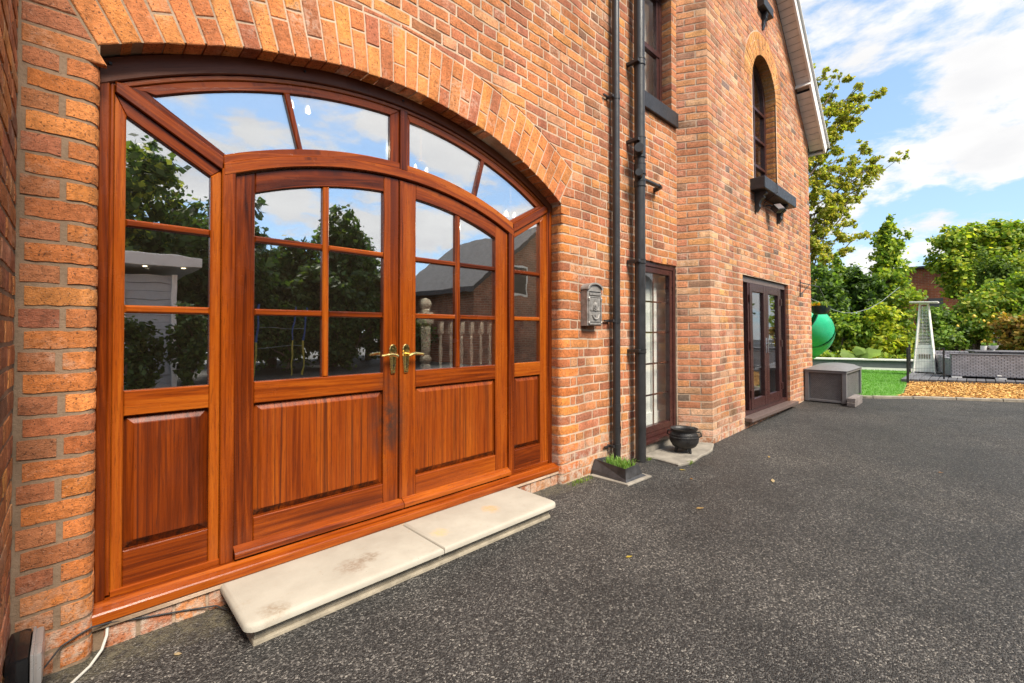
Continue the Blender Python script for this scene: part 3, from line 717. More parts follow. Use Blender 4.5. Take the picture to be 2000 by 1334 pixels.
# roof: slabs, soffit boards, barge boards
OV = 0.215; cs, sn = 1 / math.hypot(1, SLP), SLP / math.hypot(1, SLP)
for s_, xe in ((1, GX1 + .22), (-1, GX0 + .5)):
    def fr_(u, v, w, s_=s_): return (APX + s_ * (u * cs + w * sn), v, APZ - u * sn + w * cs)   # u down slope, w normal
    ue = abs(xe - APX) / cs
    def bx(u0, u1, v0, v1, w0, w1):
        gg = G(); V = [fr_(u, v, w) for u in (u0, u1) for v in (v0, v1) for w in (w0, w1)]
        gg.add(V, [(0, 1, 3, 2), (4, 6, 7, 5), (0, 4, 5, 1), (2, 3, 7, 6), (0, 2, 6, 4), (1, 5, 7, 3)]); return gg.mesh()
    ro = gw.part('roof_slope', bx(-.02, ue + .1, GY - OV - .03, 4.5, .125, .17), MA['slate'])
    ub = (8.60 - APX) / cs
    nb = int(ue / .108)
    for i in range(nb):
        lowered = s_ == 1 and i * .108 > ub
        w = -.095 if lowered else 0.0
        gw.part('soffit_board', bx(i * .108 + .003, i * .108 + .104, GY - OV + .02, GY - .004, w, w + .014), MA['soffit'], ro)
    gw.part('barge_board', bx(-.05 if s_ == 1 else .03, ue + .02, GY - OV - .012, GY - OV + .018, -.02, .115), MA['white'], ro)
    gw.part('verge_trim', bx(-.02, ue + .06, GY - OV - .045, GY - OV + .03, .117, .135), MA['white'], ro)
    if s_ == 1:
        gw.part('eaves_box_face', bx(ub - .012, ub + .006, GY - OV + .02, GY - .002, -.10, .012), MA['white'], ro)
        gw.part('eaves_box_side', bx(ub - .01, ue + .02, GY - OV - .014, GY - OV + .016, -.105, -.022), MA['white'], ro)
        gw.part('eaves_end', bx(ue - .005, ue + .022, GY - OV - .01, GY + .1, -.10, .115), MA['white'], ro)
gg = G(); gg.tube([(GX1 + .34, GY - OV + .01, 4.58), (GX1 + .34, 4.4, 4.58)], .055, 10); gw.part('gutter', gg.mesh(), MA['pipe'])

# ================================================================== entrance doors
ed = Thing('entrance_doors', 'arched varnished wooden entrance with double glazed doors, sidelights and fanlights', 'doors', (1.45, .1, .1), kind='thing')
AX, AZ = 1.43, -0.02
def prism(poly, y0, y1, b=.004, gfun='z', inner_ch=0.0):
    """wood member: polygon in x-z, face at y0, back at y1, chamfer b; grain attribute along gfun"""
    if area2(poly) < 0: poly = poly[::-1]
    n_ = len(poly); I = inset(poly, b)
    V = [(p[0], y1, p[1]) for p in poly] + [(p[0], y0 + b, p[1]) for p in poly] + [(p[0], y0, p[1]) for p in I]
    F = []
    for i in range(n_):
        j = (i + 1) % n_
        F += [(i, j, n_ + j, n_ + i), (n_ + i, n_ + j, 2 * n_ + j, 2 * n_ + i)]
    F.append(tuple(range(2 * n_, 3 * n_))); F.append(tuple(range(n_ - 1, -1, -1)))
    return V, F, grain(V, gfun)
def grain(V, gfun):
    o1, o2 = rnd.uniform(0, 30), rnd.uniform(0, 30); Gv = []
    for x_, y_, z_ in V:
        if gfun == 'z': a = (z_, x_, y_)
        elif gfun == 'x': a = (x_, z_, y_)
        elif gfun == 'arc': r_ = math.hypot(x_ - AX, z_ - AZ); a = (r_ * math.atan2(x_ - AX, z_ - AZ), r_, y_)
        else:
            dx, dz = gfun; a = (x_ * dx + z_ * dz, -x_ * dz + z_ * dx, y_)
        Gv.append((a[0] + o1, a[1] + o2, a[2]))
    return Gv
def wm(V, F, Gv): return mesh_of(V, F, {'grain': ('FLOAT_VECTOR', Gv)})
def rect(x0, x1, z0, z1): return [(x0, z0), (x1, z0), (x1, z1), (x0, z1)]
def azx(r_, x_): return AZ + math.sqrt(max(r_ * r_ - (x_ - AX) ** 2, 0))
def arcband(r0, r1, x0, x1, n_=22):
    xs_ = [x0 + (x1 - x0) * i / n_ for i in range(n_ + 1)]
    return [(x_, azx(r0, x_)) for x_ in xs_] + [(x_, azx(r1, x_)) for x_ in xs_[::-1]]
def member(name, poly, y0, y1, gfun, parent=None, b=.004, mat='wood', label=None):
    return ed.part(name, wm(*prism(poly, y0, y1, b, gfun)), MA[mat], parent, label)
Y = 0.10
# outer frame
SZ = 0.162
def head_poly():
    n_ = 40; xs_ = [XL + (XR - XL) * i / n_ for i in range(n_ + 1)]
    return [(x_, min(azx(2.632, x_), intr(x_) - .035)) for x_ in xs_] + [(x_, intr(x_) - .001) for x_ in xs_[::-1]]
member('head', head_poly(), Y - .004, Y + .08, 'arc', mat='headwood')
member('jamb', rect(XL, XL + .034, SZ, 2.285), Y, Y + .08, 'z'); member('jamb', rect(XR - .036, XR, SZ, 2.235), Y, Y + .08, 'z')
member('jamb_bead', rect(XL + .034, XL + .048, SZ + .012, 2.26), Y + .006, Y + .08, 'z'); member('jamb_bead', rect(XR - .05, XR - .036, SZ + .012, 2.21), Y + .006, Y + .08, 'z')
member('head_bead', [(x_, azx(2.608, x_)) for x_ in np.linspace(.13, 2.74, 36)] + [(x_, azx(2.631, x_)) for x_ in np.linspace(2.78, .10, 36)], Y + .008, Y + .08, 'arc')
MLX = (.494, .549); MRX = (2.338, 2.394)
member('mullion', rect(*MLX, SZ, 2.0), Y - .006, Y + .08, 'z'); member('mullion', rect(*MRX, SZ, 2.0), Y - .006, Y + .08, 'z')
# arched transom between doors and fanlights
member('transom', arcband(2.192, 2.245, MLX[0] + .006, MRX[1] - .006, 30), Y - .008, Y + .08, 'arc')
# diagonal bars
dl = Vector((.504 - .117, 1.983 - 2.217)).normalized(); dr = Vector((2.779 - 2.373, 2.241 - 2.021)).normalized()
member('diagonal_bar', [(.117, 2.219), (.497, 1.989), (.500, 2.052), (.150, 2.262), (.117, 2.262)], Y - .004, Y + .08, (dl.x, dl.y))
member('diagonal_bar', [(2.391, 1.985), (2.775, 2.205), (2.775, 2.245), (2.735, 2.253), (2.388, 2.050)], Y - .004, Y + .08, (dr.x, dr.y))
member('fanlight_mullion', rect(1.424, 1.474, 2.222, 2.592), Y - .006, Y + .08, 'z')
# fanlight sashes: (left lights, right lights)
def fan(polyL, bar, bar2, px):
    f = ed.part('fanlight', None, None); return f
gy0, gy1 = Y + .028, Y + .034
def pane(name, poly, parent, y0=gy0, y1=gy1, th=None, mat='glass'):
    n_ = len(poly); poly = poly if area2(poly) > 0 else poly[::-1]
    V = [(p[0], y0, p[1]) for p in poly] + [(p[0], y1, p[1]) for p in poly]
    F = [tuple(range(n_)), tuple(range(2 * n_ - 1, n_ - 1, -1))] + [(i, i + n_, (i + 1) % n_ + n_, (i + 1) % n_) for i in range(n_)]
    return th.part(name, mesh_of(V, F), MA[mat], parent)
def lin(p, q, t): return (p[0] + (q[0] - p[0]) * t, p[1] + (q[1] - p[1]) * t)
for side in (0, 1):
    f = ed.part('fanlight', None, None)
    if side == 0:
        x0g, x1g = .216, 1.364; zlo = lambda x_: max(azx(2.283, x_) if x_ > .51 else -9, 2.259 + (x_ - .216) * (2.072 - 2.259) / (.510 - .216)); xo = 1.424
        diag = [(.150, 2.262), (.500, 2.052), (.510, 2.072), (.216, 2.259)]; dd = dl; bars = ((.762, 2.47), (.792, 2.478), (.860, 2.188), (.832, 2.181)); split = lambda z_: .777 + (2.47 - z_) * (.846 - .777) / .29
    else:
        x0g, x1g = 1.499, 2.69; zlo = lambda x_: max(azx(2.283, x_) if x_ < 2.35 else -9, 2.065 + (x_ - 2.349) * (2.25 - 2.065) / (2.695 - 2.349)); xo = 1.474
        diag = [(2.735, 2.253), (2.388, 2.050), (2.352, 2.066), (2.69, 2.25)]; dd = dr; bars = ((2.080, 2.461), (2.112, 2.453), (2.036, 2.182), (2.004, 2.187)); split = lambda z_: 2.096 - (2.46 - z_) * (2.096 - 2.02) / .275
    xs_ = np.linspace(x0g, x1g, 34)
    ztop = lambda x_: azx(2.563, x_)
    ob = (.150, 1.424) if side == 0 else (1.474, 2.735)
    xo_ = np.linspace(*ob, 34)
    top = [(x_, azx(2.606, x_)) for x_ in xo_] + [(x_, max(ztop(x_), zlo(x_))) for x_ in xs_[::-1]]
    member('sash_top', top, Y + .012, Y + .06, 'arc', f, .003)
    member('sash_diagonal', diag, Y + .010, Y + .06, (dd.x, dd.y), f, .003)
    if side == 0:
        member('sash_stile', [(1.364, azx(2.283, 1.364)), (1.424, azx(2.283, 1.424)), (1.424, azx(2.605, 1.424)), (1.364, azx(2.563, 1.364))], Y + .012, Y + .06, 'z', f, .003)
        bx_ = np.linspace(.500, 1.424, 24)
    else:
        member('sash_stile', [(1.474, azx(2.283, 1.474)), (1.499, azx(2.283, 1.499)), (1.499, azx(2.563, 1.499)), (1.474, azx(2.605, 1.474))], Y + .012, Y + .06, 'z', f, .003)
        bx_ = np.linspace(1.474, 2.388, 24)
    member('sash_bottom', [(x_, azx(2.245, x_) if .5 < x_ < 2.388 else 0) for x_ in bx_] + [(x_, azx(2.284, x_)) for x_ in bx_[::-1]], Y + .002, Y + .06, 'arc', f, .003)
    bt, bb = (bars[0], bars[1]), (bars[3], bars[2])
    dz = .02
    member('glazing_bar', [(bb[0][0] + .001, bb[0][1] - .004), (bb[1][0], bb[1][1] - .004), (bt[1][0], azx(2.565, bt[1][0])), (bt[0][0], azx(2.565, bt[0][0]))], Y + .008, Y + .05, 'z', f, .006)
    for a, b in ((x0g - .02, None), (None, x1g + .02)):
        if a is not None: xx = [x_ for x_ in np.linspace(x0g - .012, (bars[0][0] + bars[1][0]) / 2, 20)]; edge = [((bars[2][0] + bars[3][0]) / 2, (bars[2][1] + bars[3][1]) / 2 - .012)]
        else: xx = [x_ for x_ in np.linspace((bars[0][0] + bars[1][0]) / 2, x1g + .012, 20)]; edge = [((bars[2][0] + bars[3][0]) / 2, (bars[2][1] + bars[3][1]) / 2 - .012)]
        topl = [(x_, max(ztop(x_) + .012, zlo(x_))) for x_ in xx]
        if a is not None:
            lo_ = [(x_, zlo(x_) - .012) for x_ in np.linspace(x0g - .012, edge[0][0], 14)]
        else:
            lo_ = [(x_, zlo(x_) - .012) for x_ in np.linspace(edge[0][0], x1g + .012, 14)]
        pane('pane', lo_ + topl[::-1], f, th=ed)
# raised panel
def panel_mesh(x0, x1, z0, z1, yb, yf, ch=.036):
    rings = [(0, yb), (.006, yb), (ch, yf + .004), (ch + .004, yf)]
    V = []; F = []; p = rect(x0, x1, z0, z1)
    for ins, y_ in rings: V += [(q[0], y_, q[1]) for q in (inset(p, ins) if ins else p)]
    for l in range(len(rings) - 1):
        for i in range(4): F.append((l * 4 + i, l * 4 + (i + 1) % 4, (l + 1) * 4 + (i + 1) % 4, (l + 1) * 4 + i))
    F.append((12, 13, 14, 15))
    return V, F, grain(V, 'z')
RAILS = (.18, .336, .889, .993); M1, M2 = (1.317, 1.350), (1.676, 1.708)
def glazed(parent, x0, x1, gx0, gx1, topfun, vbar=None, yf=Y + .012, thk=.05):
    """stiles, rails, panel, bars and panes of one leaf; topfun(x)-> glass top"""
    z0, z1, z2, z3 = RAILS
    member('lock_rail', rect(gx0 + .001, gx1 - .001, z2, z3), yf, yf + thk, 'x', parent); member('bottom_rail', rect(gx0 + .001, gx1 - .001, z0, z1), yf, yf + thk, 'x', parent)
    ed.part('panel', wm(*panel_mesh(gx0 - .004, gx1 + .004, z1 - .004, z2 + .004, yf + .024, yf + .003)), MA['panelwood'], parent)
    cols = [(gx0, gx1)] if not vbar else [(gx0, vbar[0]), (vbar[1], gx1)]
    for M in (M1, M2):
        for a, b in cols: member('glazing_bar', rect(a, b, *M), yf + .003, yf + .04, 'x', parent, .007)
    if vbar: member('vertical_bar', [(vbar[0], z3), (vbar[1], z3), (vbar[1], topfun(vbar[1])), (vbar[0], topfun(vbar[0]))], yf + .002, yf + .04, 'z', parent, .006)
    e = .008
    for a, b in cols:
        for za, zb in ((z3, M1[0]), (M1[1], M2[0])): pane('pane', rect(a - e, b + e, za - e, zb + e), parent, yf + .022, yf + .027, ed)
        xx = np.linspace(a - e, b + e, 10); pane('pane', [(a - e, M2[1] - e), (b + e, M2[1] - e)] + [(x_, topfun(x_) + e) for x_ in xx[::-1]], parent, yf + .022, yf + .027, ed)
# sidelights
for side in (0, 1):
    s_ = ed.part('sidelight', None, None)
    if side == 0:
        x0, x1, g0, g1 = .116, .494, .153, .452; tf = lambda x_: 2.134 + (x_ - .157) * (1.953 - 2.134) / (.454 - .157); off = .072
        fo = lambda x_: 2.219 + (x_ - .117) * (1.989 - 2.219) / (.497 - .117)
    else:
        x0, x1, g0, g1 = 2.394, 2.780, 2.411, 2.700; tf = lambda x_: 1.943 + (x_ - 2.403) * (2.10 - 1.943) / (2.668 - 2.403)
        fo = lambda x_: 1.985 + (x_ - 2.391) * (2.205 - 1.985) / (2.775 - 2.391)
    glazed(s_, x0, x1, g0, g1, tf)
    member('stile', [(x0, RAILS[0]), (g0, RAILS[0]), (g0, tf(g0)), (x0, fo(x0))], Y + .012, Y + .06, 'z', s_); member('stile', [(g1, RAILS[0]), (x1, RAILS[0]), (x1, fo(x1)), (g1, tf(g1))], Y + .012, Y + .06, 'z', s_)
    member('top_rail', [(g0, tf(g0)), (g1, tf(g1)), (x1, fo(x1)), (x0, fo(x0))], Y + .0125, Y + .06, (dl.x, dl.y) if side == 0 else (dr.x, dr.y), s_)
# door leaves
def handle(parent, xc, dirx):
    g_ = G(); yb = Y + .012
    pr = []
    prof = [(-.013, .985), (.013, .985), (.016, .995), (.023, 1.08), (.024, 1.105), (.022, 1.108), (.026, 1.115), (.023, 1.125), (.026, 1.131), (.021, 1.143), (.019, 1.150), (.010, 1.158), (0, 1.161)]
    poly = [(xc + a, b) for a, b in prof] + [(xc - a, b) for a, b in prof[::-1][1:-2]]
    V, F, _ = prism(poly, yb - .010, yb + .001, .003); g_.add(V, F)
    V, F, _ = prism(rect(xc - .012, xc + .012, 1.0, 1.09), yb - .014, yb - .008, .003); g_.add(V, F)
    g_.tube([(xc, yb - .008, 1.098), (xc, yb - .05, 1.098)], [.0105, .0095], 12)
    L = [(xc - dirx * .006, yb - .050, 1.090), (xc + dirx * .012, yb - .053, 1.099), (xc + dirx * .035, yb - .053, 1.103), (xc + dirx * .06, yb - .052, 1.101), (xc + dirx * .098, yb - .050, 1.096)]
    g_.tube(L, [.010, .0115, .0105, .0085, .0065], 10)
    g_.mi = 1; V, F, _ = prism([(xc + .004 * math.cos(R(t)), 1.036 + .0045 * math.sin(R(t))) for t in range(0, 360, 45)], yb - .0155, yb - .013, .0005); g_.add(V, F)
    V, F, _ = prism(rect(xc - .0022, xc + .0022, 1.022, 1.036), yb - .0153, yb - .013, .0003); g_.add(V, F)
    ed.part('handle', smooth_angle(g_.mesh(), 35), [MA['brass'], MA['black']], parent)
tfd = lambda x_: azx(2.092, x_)
for side in (0, 1):
    s_ = ed.part('door_leaf', None, None)
    if side == 0: x0, x1, g0, g1, vb = .5505, 1.4235, .636, 1.325, (.966, 1.000); hx, hd_ = 1.384, -1
    else: x0, x1, g0, g1, vb = 1.4275, 2.3375, 1.545, 2.219, (1.858, 1.897); hx, hd_ = 1.473, 1
    yf = Y + .012
    glazed(s_, x0, x1, g0, g1, tfd, vb)
    member('stile', [(x0, RAILS[0]), (g0, RAILS[0]), (g0, azx(2.186, g0)), (x0, azx(2.186, x0))], yf, yf + .05, 'z', s_)
    member('stile', [(g1, RAILS[0]), (x1, RAILS[0]), (x1, azx(2.186, x1)), (g1, azx(2.186, g1))], yf, yf + .05, 'z', s_)
    member('top_rail', arcband(2.092, 2.186, g0 + .0005, g1 - .0005, 16), yf + .0005, yf + .05, 'arc', s_)
    if side == 1: member('meeting_bead', rect(1.4275, 1.4475, .225, 2.155), yf - .010, yf + .002, 'z', s_, .003)
    # weather board
    wx0, wx1 = (x0 + .001, 1.442) if side == 0 else (1.446, x1 - .001)
    prof = [(yf - .001, .178), (yf - .040, .176), (yf - .041, .198), (yf - .034, .205), (yf - .001, .226)]
    V = [(x_, y_, z_) for x_ in (wx0, wx1) for y_, z_ in prof]; F = [(i, (i + 1) % 5, (i + 1) % 5 + 5, i + 5) for i in range(5)] + [(4, 3, 2, 1, 0), (5, 6, 7, 8, 9)]
    ed.part('weather_board', wm(V, F, grain(V, 'x')), MA['wood'], s_)
    handle(s_, hx, hd_)
# sill
prof = [(Y + .08, .10), (.034, .104), (.030, .109), (.030, .141), (.034, .147), (Y - .03, .156), (Y - .02, .163), (Y + .08, .166)]
V = [(x_, y_, z_) for x_ in (.048, 2.86) for y_, z_ in prof]; k_ = len(prof)
F = [(i, (i + 1) % k_, (i + 1) % k_ + k_, i + k_) for i in range(k_)] + [tuple(range(k_ - 1, -1, -1)), tuple(range(k_, 2 * k_))]
ed.part('sill', wm(V, F, grain(V, 'x')), MA['wood'])
prof = [(Y + .006, .165), (Y + .006, .186), (Y + .013, .19), (Y + .06, .19), (Y + .06, .165)]
for a, b in ((XL + .05, MLX[0]), (MRX[1], XR - .05)):
    V = [(x_, y_, z_) for x_ in (a, b) for y_, z_ in prof]; F = [(i, (i + 1) % 5, (i + 1) % 5 + 5, i + 5) for i in range(5)] + [(4, 3, 2, 1, 0), (5, 6, 7, 8, 9)]
    ed.part('sill_bead', wm(V, F, grain(V, 'x')), MA['wood'])
# screws in the head
for x_ in (.10, .86, 1.44):
    g_ = G(); zz_ = intr(x_) - .03; g_.tube([(x_, Y - .004, zz_), (x_, Y - .012, zz_)], .006, 8); ed.part('screw', g_.mesh(), MA['blackpaint'])
# ledge of mortar under the sill is part of the wall
g = G(); g.prism_xy([(XL - .01, .034), (XR + .012, .034), (XR + .012, .09), (XL - .01, .09)], .086, .103, .003); fw.part('mortar_ledge', g.mesh(), MA['mortar'], mort)

# ================================================================== stone step
st = Thing('stone_step', 'pale sandstone doorstep of two slabs in front of the entrance doors', 'step', (1.41, -.18, 0))
def slab(x0, x1, rl, rr):
    yb, yf, r_ = .045, -.385, .05
    P = [(x0, yb)]
    P += arc(x0 + r_, yf + r_, r_, 180, 270, 5) if rl else [(x0, yf)]
    P += arc(x1 - r_, yf + r_, r_, 270, 360, 5) if rr else [(x1, yf)]
    P += [(x1, yb)]
    prof = [(.010, .066), (.0, .073), (.0, .090), (.004, .097), (.010, .102), (.018, .1045)]
    V = []; F = []; n_ = len(P)
    for ins, z_ in prof: V += [(p[0], p[1], z_) for p in inset(P, ins)]
    for l in range(len(prof) - 1):
        for i in range(n_): F.append((l * n_ + i, l * n_ + (i + 1) % n_, (l + 1) * n_ + (i + 1) % n_, (l + 1) * n_ + i))
    F += [tuple(range(n_ - 1, -1, -1)), tuple(range((len(prof) - 1) * n_, len(prof) * n_))]
    return smooth_angle(mesh_of(V, F), 50)
def stone_step_material():
    m = MatB('step_stone', 0.85, spec=0.25)
    a = m.noise(4, 6, 0.65); b = m.noise(160, 3, .7); c = m.mix(m.ramp(a, [(0.3, 0.0), (0.7, 1.0)]), (0.335, 0.30, 0.245), (0.42, 0.385, 0.32))
    c = m.mix(m.ramp(m.noise(18, 5, .7), [(0.60, 0.0), (0.75, 0.55)]), c, (0.33, 0.26, 0.18))
    c = m.mix(m.ramp(m.vor(26), [(0.03, 0.8), (0.05, 0.0)]), c, (0.14, 0.11, 0.08))
    ov = m.tc.outputs['Object']
    for (px, py, sx, colr, r0) in ((1.93, -.16, 1.0, (0.55, 0.30, 0.10), .07), (1.50, -.22, 1.0, (0.55, 0.36, 0.16), .06), (.98, -.23, 1.0, (0.22, 0.15, 0.10), .085), (1.08, -.2, 1.0, (0.2, 0.14, 0.09), .06), (.60, -.34, 1, (.25, .19, .13), .07)):
        d = m.N('ShaderNodeVectorMath', operation='DISTANCE'); m.L(m.mapv((1, 1, 0), ov), d.inputs[0]); d.inputs[1].default_value = (px, py, 0)
        dd_ = m.math('ADD', d.outputs['Value'], m.math('MULTIPLY', m.math('SUBTRACT', m.noise(22, 4), .5), .09))
        k = m.math('MULTIPLY', m.ramp(dd_, [(r0 * .35, 1.0), (r0, 0.0)]), m.ramp(m.noise(60, 4, .7), [(.35, .15), (.62, .8)])); c = m.mix(k, c, colr)
    m.base(c); m.bump(b, .0015, .7); return m.m
MA['step'] = stone_step_material()
st.part('slab', slab(.486, 1.408, True, False), MA['step']); st.part('slab', slab(1.4125, 2.335, False, True), MA['step'])
g = G(); g.box(.525, 2.29, -.342, .05, .018, .068, .006); st.part('riser', g.mesh(), MA['stoneside'])
g = G(); g.box(.52, 2.295, -.35, .05, -.03, .02, .008); st.part('bed', g.mesh(), MA['stoneside'])

# ================================================================== windows on the front wall
def plank(th, name, x0, x1, y0, y1, z0, z1, mat, parent=None, b=.004):
    g_ = G(); g_.box(x0, x1, y0, y1, z0, z1, b); return th.part(name, g_.mesh(), MA[mat], parent)
lw = Thing('tall_window', 'tall dark brown window with thin glazing bars beside the soil pipe', 'window', (4.42, .05, .1), kind='thing')
plank(lw, 'frame_post', 4.022, 4.075, .02, .09, .14, 1.972, 'upvc'); plank(lw, 'frame_post', 4.785, 4.838, .02, .09, .14, 1.972, 'upvc')
plank(lw, 'frame_head', 4.075, 4.785, .021, .09, 1.905, 1.972, 'upvc'); plank(lw, 'frame_foot', 4.075, 4.785, .021, .09, .14, .185, 'upvc')
plank(lw, 'sash_post', 4.076, 4.13, .028, .085, .186, 1.904, 'upvc'); plank(lw, 'sash_post', 4.718, 4.784, .028, .085, .186, 1.904, 'upvc')
plank(lw, 'sash_rail', 4.131, 4.717, .029, .085, 1.845, 1.903, 'upvc'); plank(lw, 'sash_rail', 4.131, 4.717, .029, .085, .187, .252, 'upvc')
plank(lw, 'sill', 4.0, 4.86, -.05, .09, .108, .138, 'upvc')
pane('pane', rect(4.125, 4.722, .247, 1.85), None, .052, .058, lw, 'wglass')
for z_ in (1.545, 1.222, .893, .566): plank(lw, 'glazing_bar', 4.131, 4.717, .062, .070, z_ - .009, z_ + .009, 'upvc', None, .002)
plank(lw, 'glazing_bar', 4.413, 4.431, .0615, .0705, .253, 1.844, 'upvc', None, .002)
uw = Thing('upper_window', 'dark brown upper window behind the soil pipe above a black stone sill', 'window', (4.4, .1, 3.65), kind='thing')
plank(uw, 'frame_post', 4.052, 4.10, .11, .17, 3.655, 4.965, 'upvc'); plank(uw, 'frame_post', 4.672, 4.726, .11, .17, 3.655, 4.965, 'upvc')
plank(uw, 'frame_head', 4.10, 4.672, .111, .17, 4.90, 4.965, 'upvc'); plank(uw, 'frame_foot', 4.10, 4.672, .111, .17, 3.655, 3.715, 'upvc')
plank(uw, 'transom', 4.10, 4.672, .109, .16, 4.27, 4.325, 'upvc'); plank(uw, 'sash_post', 4.62, 4.671, .118, .165, 3.716, 4.269, 'upvc'); plank(uw, 'sash_post', 4.62, 4.671, .118, .165, 4.326, 4.899, 'upvc')
pane('pane', rect(4.095, 4.63, 3.71, 4.275), None, .135, .14, uw, 'wglass'); pane('pane', rect(4.095, 4.63, 4.32, 4.905), None, .135, .14, uw, 'wglass')
plank(uw, 'sill', 3.99, 4.822, -.035, .16, 3.492, 3.652, 'blackpaint', None, .008)
# ================================================================== gable joinery
fd = Thing('french_doors', 'dark brown glazed french doors with side panes in the gable wing', 'doors', (6.97, GY, .1), lean=LEAN, kind='thing')
fy = GY + .035
plank(fd, 'frame_post', 6.012, 6.06, fy, fy + .08, .16, 1.94, 'upvc'); plank(fd, 'frame_post', 7.875, 7.928, fy, fy + .08, .16, 1.94, 'upvc')
plank(fd, 'frame_head', 6.06, 7.875, fy + .001, fy + .08, 1.865, 1.94, 'greyup'); plank(fd, 'frame_foot', 6.06, 7.875, fy + .001, fy + .08, .16, .215, 'upvc')
plank(fd, 'mullion', 6.26, 6.31, fy - .004, fy + .08, .216, 1.864, 'upvc'); plank(fd, 'mullion', 7.60, 7.65, fy - .004, fy + .08, .216, 1.864, 'upvc')
pane('side_pane', rect(6.055, 6.265, .21, 1.87), None, fy + .03, fy + .036, fd, 'wglass'); pane('side_pane', rect(7.645, 7.88, .21, 1.87), None, fy + .03, fy + .036, fd, 'wglass')
plank(fd, 'sill', 5.985, 8.02, GY - .09, fy + .08, .112, .158, 'greyup', None, .006)
for x0, x1, hx in ((6.312, 6.953, 6.915), (6.957, 7.598, 6.995)):
    lf = fd.part('door_leaf', None, None); y0 = fy - .012
    plank(fd, 'stile', x0, x0 + .10, y0, y0 + .06, .218, 1.86, 'upvc', lf); plank(fd, 'stile', x1 - .10, x1, y0, y0 + .06, .218, 1.86, 'upvc', lf)
    plank(fd, 'rail', x0 + .10, x1 - .10, y0 + .001, y0 + .06, 1.755, 1.859, 'upvc', lf); plank(fd, 'rail', x0 + .10, x1 - .10, y0 + .001, y0 + .06, .219, .345, 'upvc', lf)
    pane('pane', rect(x0 + .095, x1 - .095, .34, 1.76), lf, y0 + .025, y0 + .03, fd, 'wglass')
    gg = G(); gg.box(hx - .014, hx + .014, y0 - .008, y0, .93, 1.14, .004); d_ = -1 if hx < 6.95 else 1
    gg.tube([(hx, y0 - .006, 1.06), (hx, y0 - .05, 1.06), (hx + d_ * .1, y0 - .052, 1.055)], .009, 8); fd.part('handle', gg.mesh(), MA['chrome'], lf)
    for z_ in (.42, 1.05, 1.66):
        xh = x0 - .008 if d_ < 0 else x1 + .008
        plank(fd, 'hinge', xh - .022, xh + .022, y0 - .014, y0 + .002, z_ - .05, z_ + .05, 'upvc', lf)
aw = Thing('arched_window', 'narrow round headed brown window above the black bracketed sill', 'window', (7.0, GY + .15, 3.2), lean=LEAN, kind='thing')
ay = GY + .14
def ringpoly(r0, r1, n_=24): return [(WX - r1 * math.cos(math.pi * i / n_), WZ + r1 * math.sin(math.pi * i / n_)) for i in range(n_ + 1)] + [(WX - r0 * math.cos(math.pi * i / n_), WZ + r0 * math.sin(math.pi * i / n_)) for i in range(n_, -1, -1)]
V, F, _ = prism(ringpoly(.43, .498), ay, ay + .07, .004); aw.part('frame_arch', mesh_of(V, F), MA['upvc'])
plank(aw, 'frame_post', 6.502, 6.57, ay, ay + .07, 3.22, 4.60, 'upvc'); plank(aw, 'frame_post', 7.43, 7.498, ay, ay + .07, 3.22, 4.60, 'upvc')
plank(aw, 'frame_foot', 6.57, 7.43, ay + .001, ay + .07, 3.22, 3.29, 'upvc')
for z_ in (3.62, 4.02, 4.45): plank(aw, 'glazing_bar', 6.57, 7.43, ay + .004, ay + .06, z_ - .02, z_ + .02, 'upvc')
plank(aw, 'vertical_bar', 6.98, 7.02, ay + .003, ay + .06, 3.29, 5.02, 'upvc')
pane('pane', [(6.56, 3.28), (7.44, 3.28)] + [(WX + .44 * math.cos(math.pi * i / 18), WZ + .44 * math.sin(math.pi * i / 18)) for i in range(19)], None, ay + .03, ay + .036, aw, 'wglass')
def bracket_sill(name, label, x0, x1, z0, z1, dpt, bxs, bh):
    t = Thing(name, label, 'sill', ((x0 + x1) / 2, GY, z0), lean=LEAN, kind='thing')
    plank(t, 'ledge', x0, x1, GY - dpt, GY + .14, z0, z1, 'blackpaint', None, .01)
    for bx_ in bxs:
        prof = [(GY, z0), (GY - dpt * .78, z0), (GY - dpt * .8, z0 - .03), (GY - dpt * .62, z0 - .055), (GY - dpt * .66, z0 - .08), (GY - dpt * .42, z0 - .11), (GY - dpt * .30, z0 - bh * .6), (GY - dpt * .34, z0 - bh * .75), (GY - dpt * .12, z0 - bh), (GY, z0 - bh * .92)]
        V = [(x_, y_, z_) for x_ in (bx_ - .035, bx_ + .035) for y_, z_ in prof]; n_ = len(prof)
        F = [(i, (i + 1) % n_, (i + 1) % n_ + n_, i + n_) for i in range(n_)] + [tuple(range(n_ - 1, -1, -1)), tuple(range(n_, 2 * n_))]
        t.part('bracket', mesh_of(V, F), MA['blackpaint'])
bracket_sill('window_sill', 'black bracketed stone sill under the round headed gable window', 6.336, 7.755, 3.07, 3.225, .178, (6.52, 7.45), .26)
bracket_sill('vent_sill', 'small black bracketed sill high up in the gable', 6.75, 7.16, 5.70, 5.83, .09, (6.95,), .22)
fl = Thing('gable_floodlight', 'small black floodlight fixed below the bracketed gable sill', 'lamp', (7.05, GY - .04, 2.9), lean=LEAN)
Mf = Matrix.Translation((7.02, GY - .12, 2.93)) @ Matrix.Rotation(R(-38), 4, 'X') @ Matrix.Rotation(R(-20), 4, 'Z')
g = G(); g.box(-.075, .075, -.05, .03, -.055, .055, .01, Mf); fl.part('housing', g.mesh(), MA['blackpaint'])
g = G(); g.box(-.062, .062, -.054, -.047, -.044, .044, .003, Mf); fl.part('lens', g.mesh(), MA['greyup'])
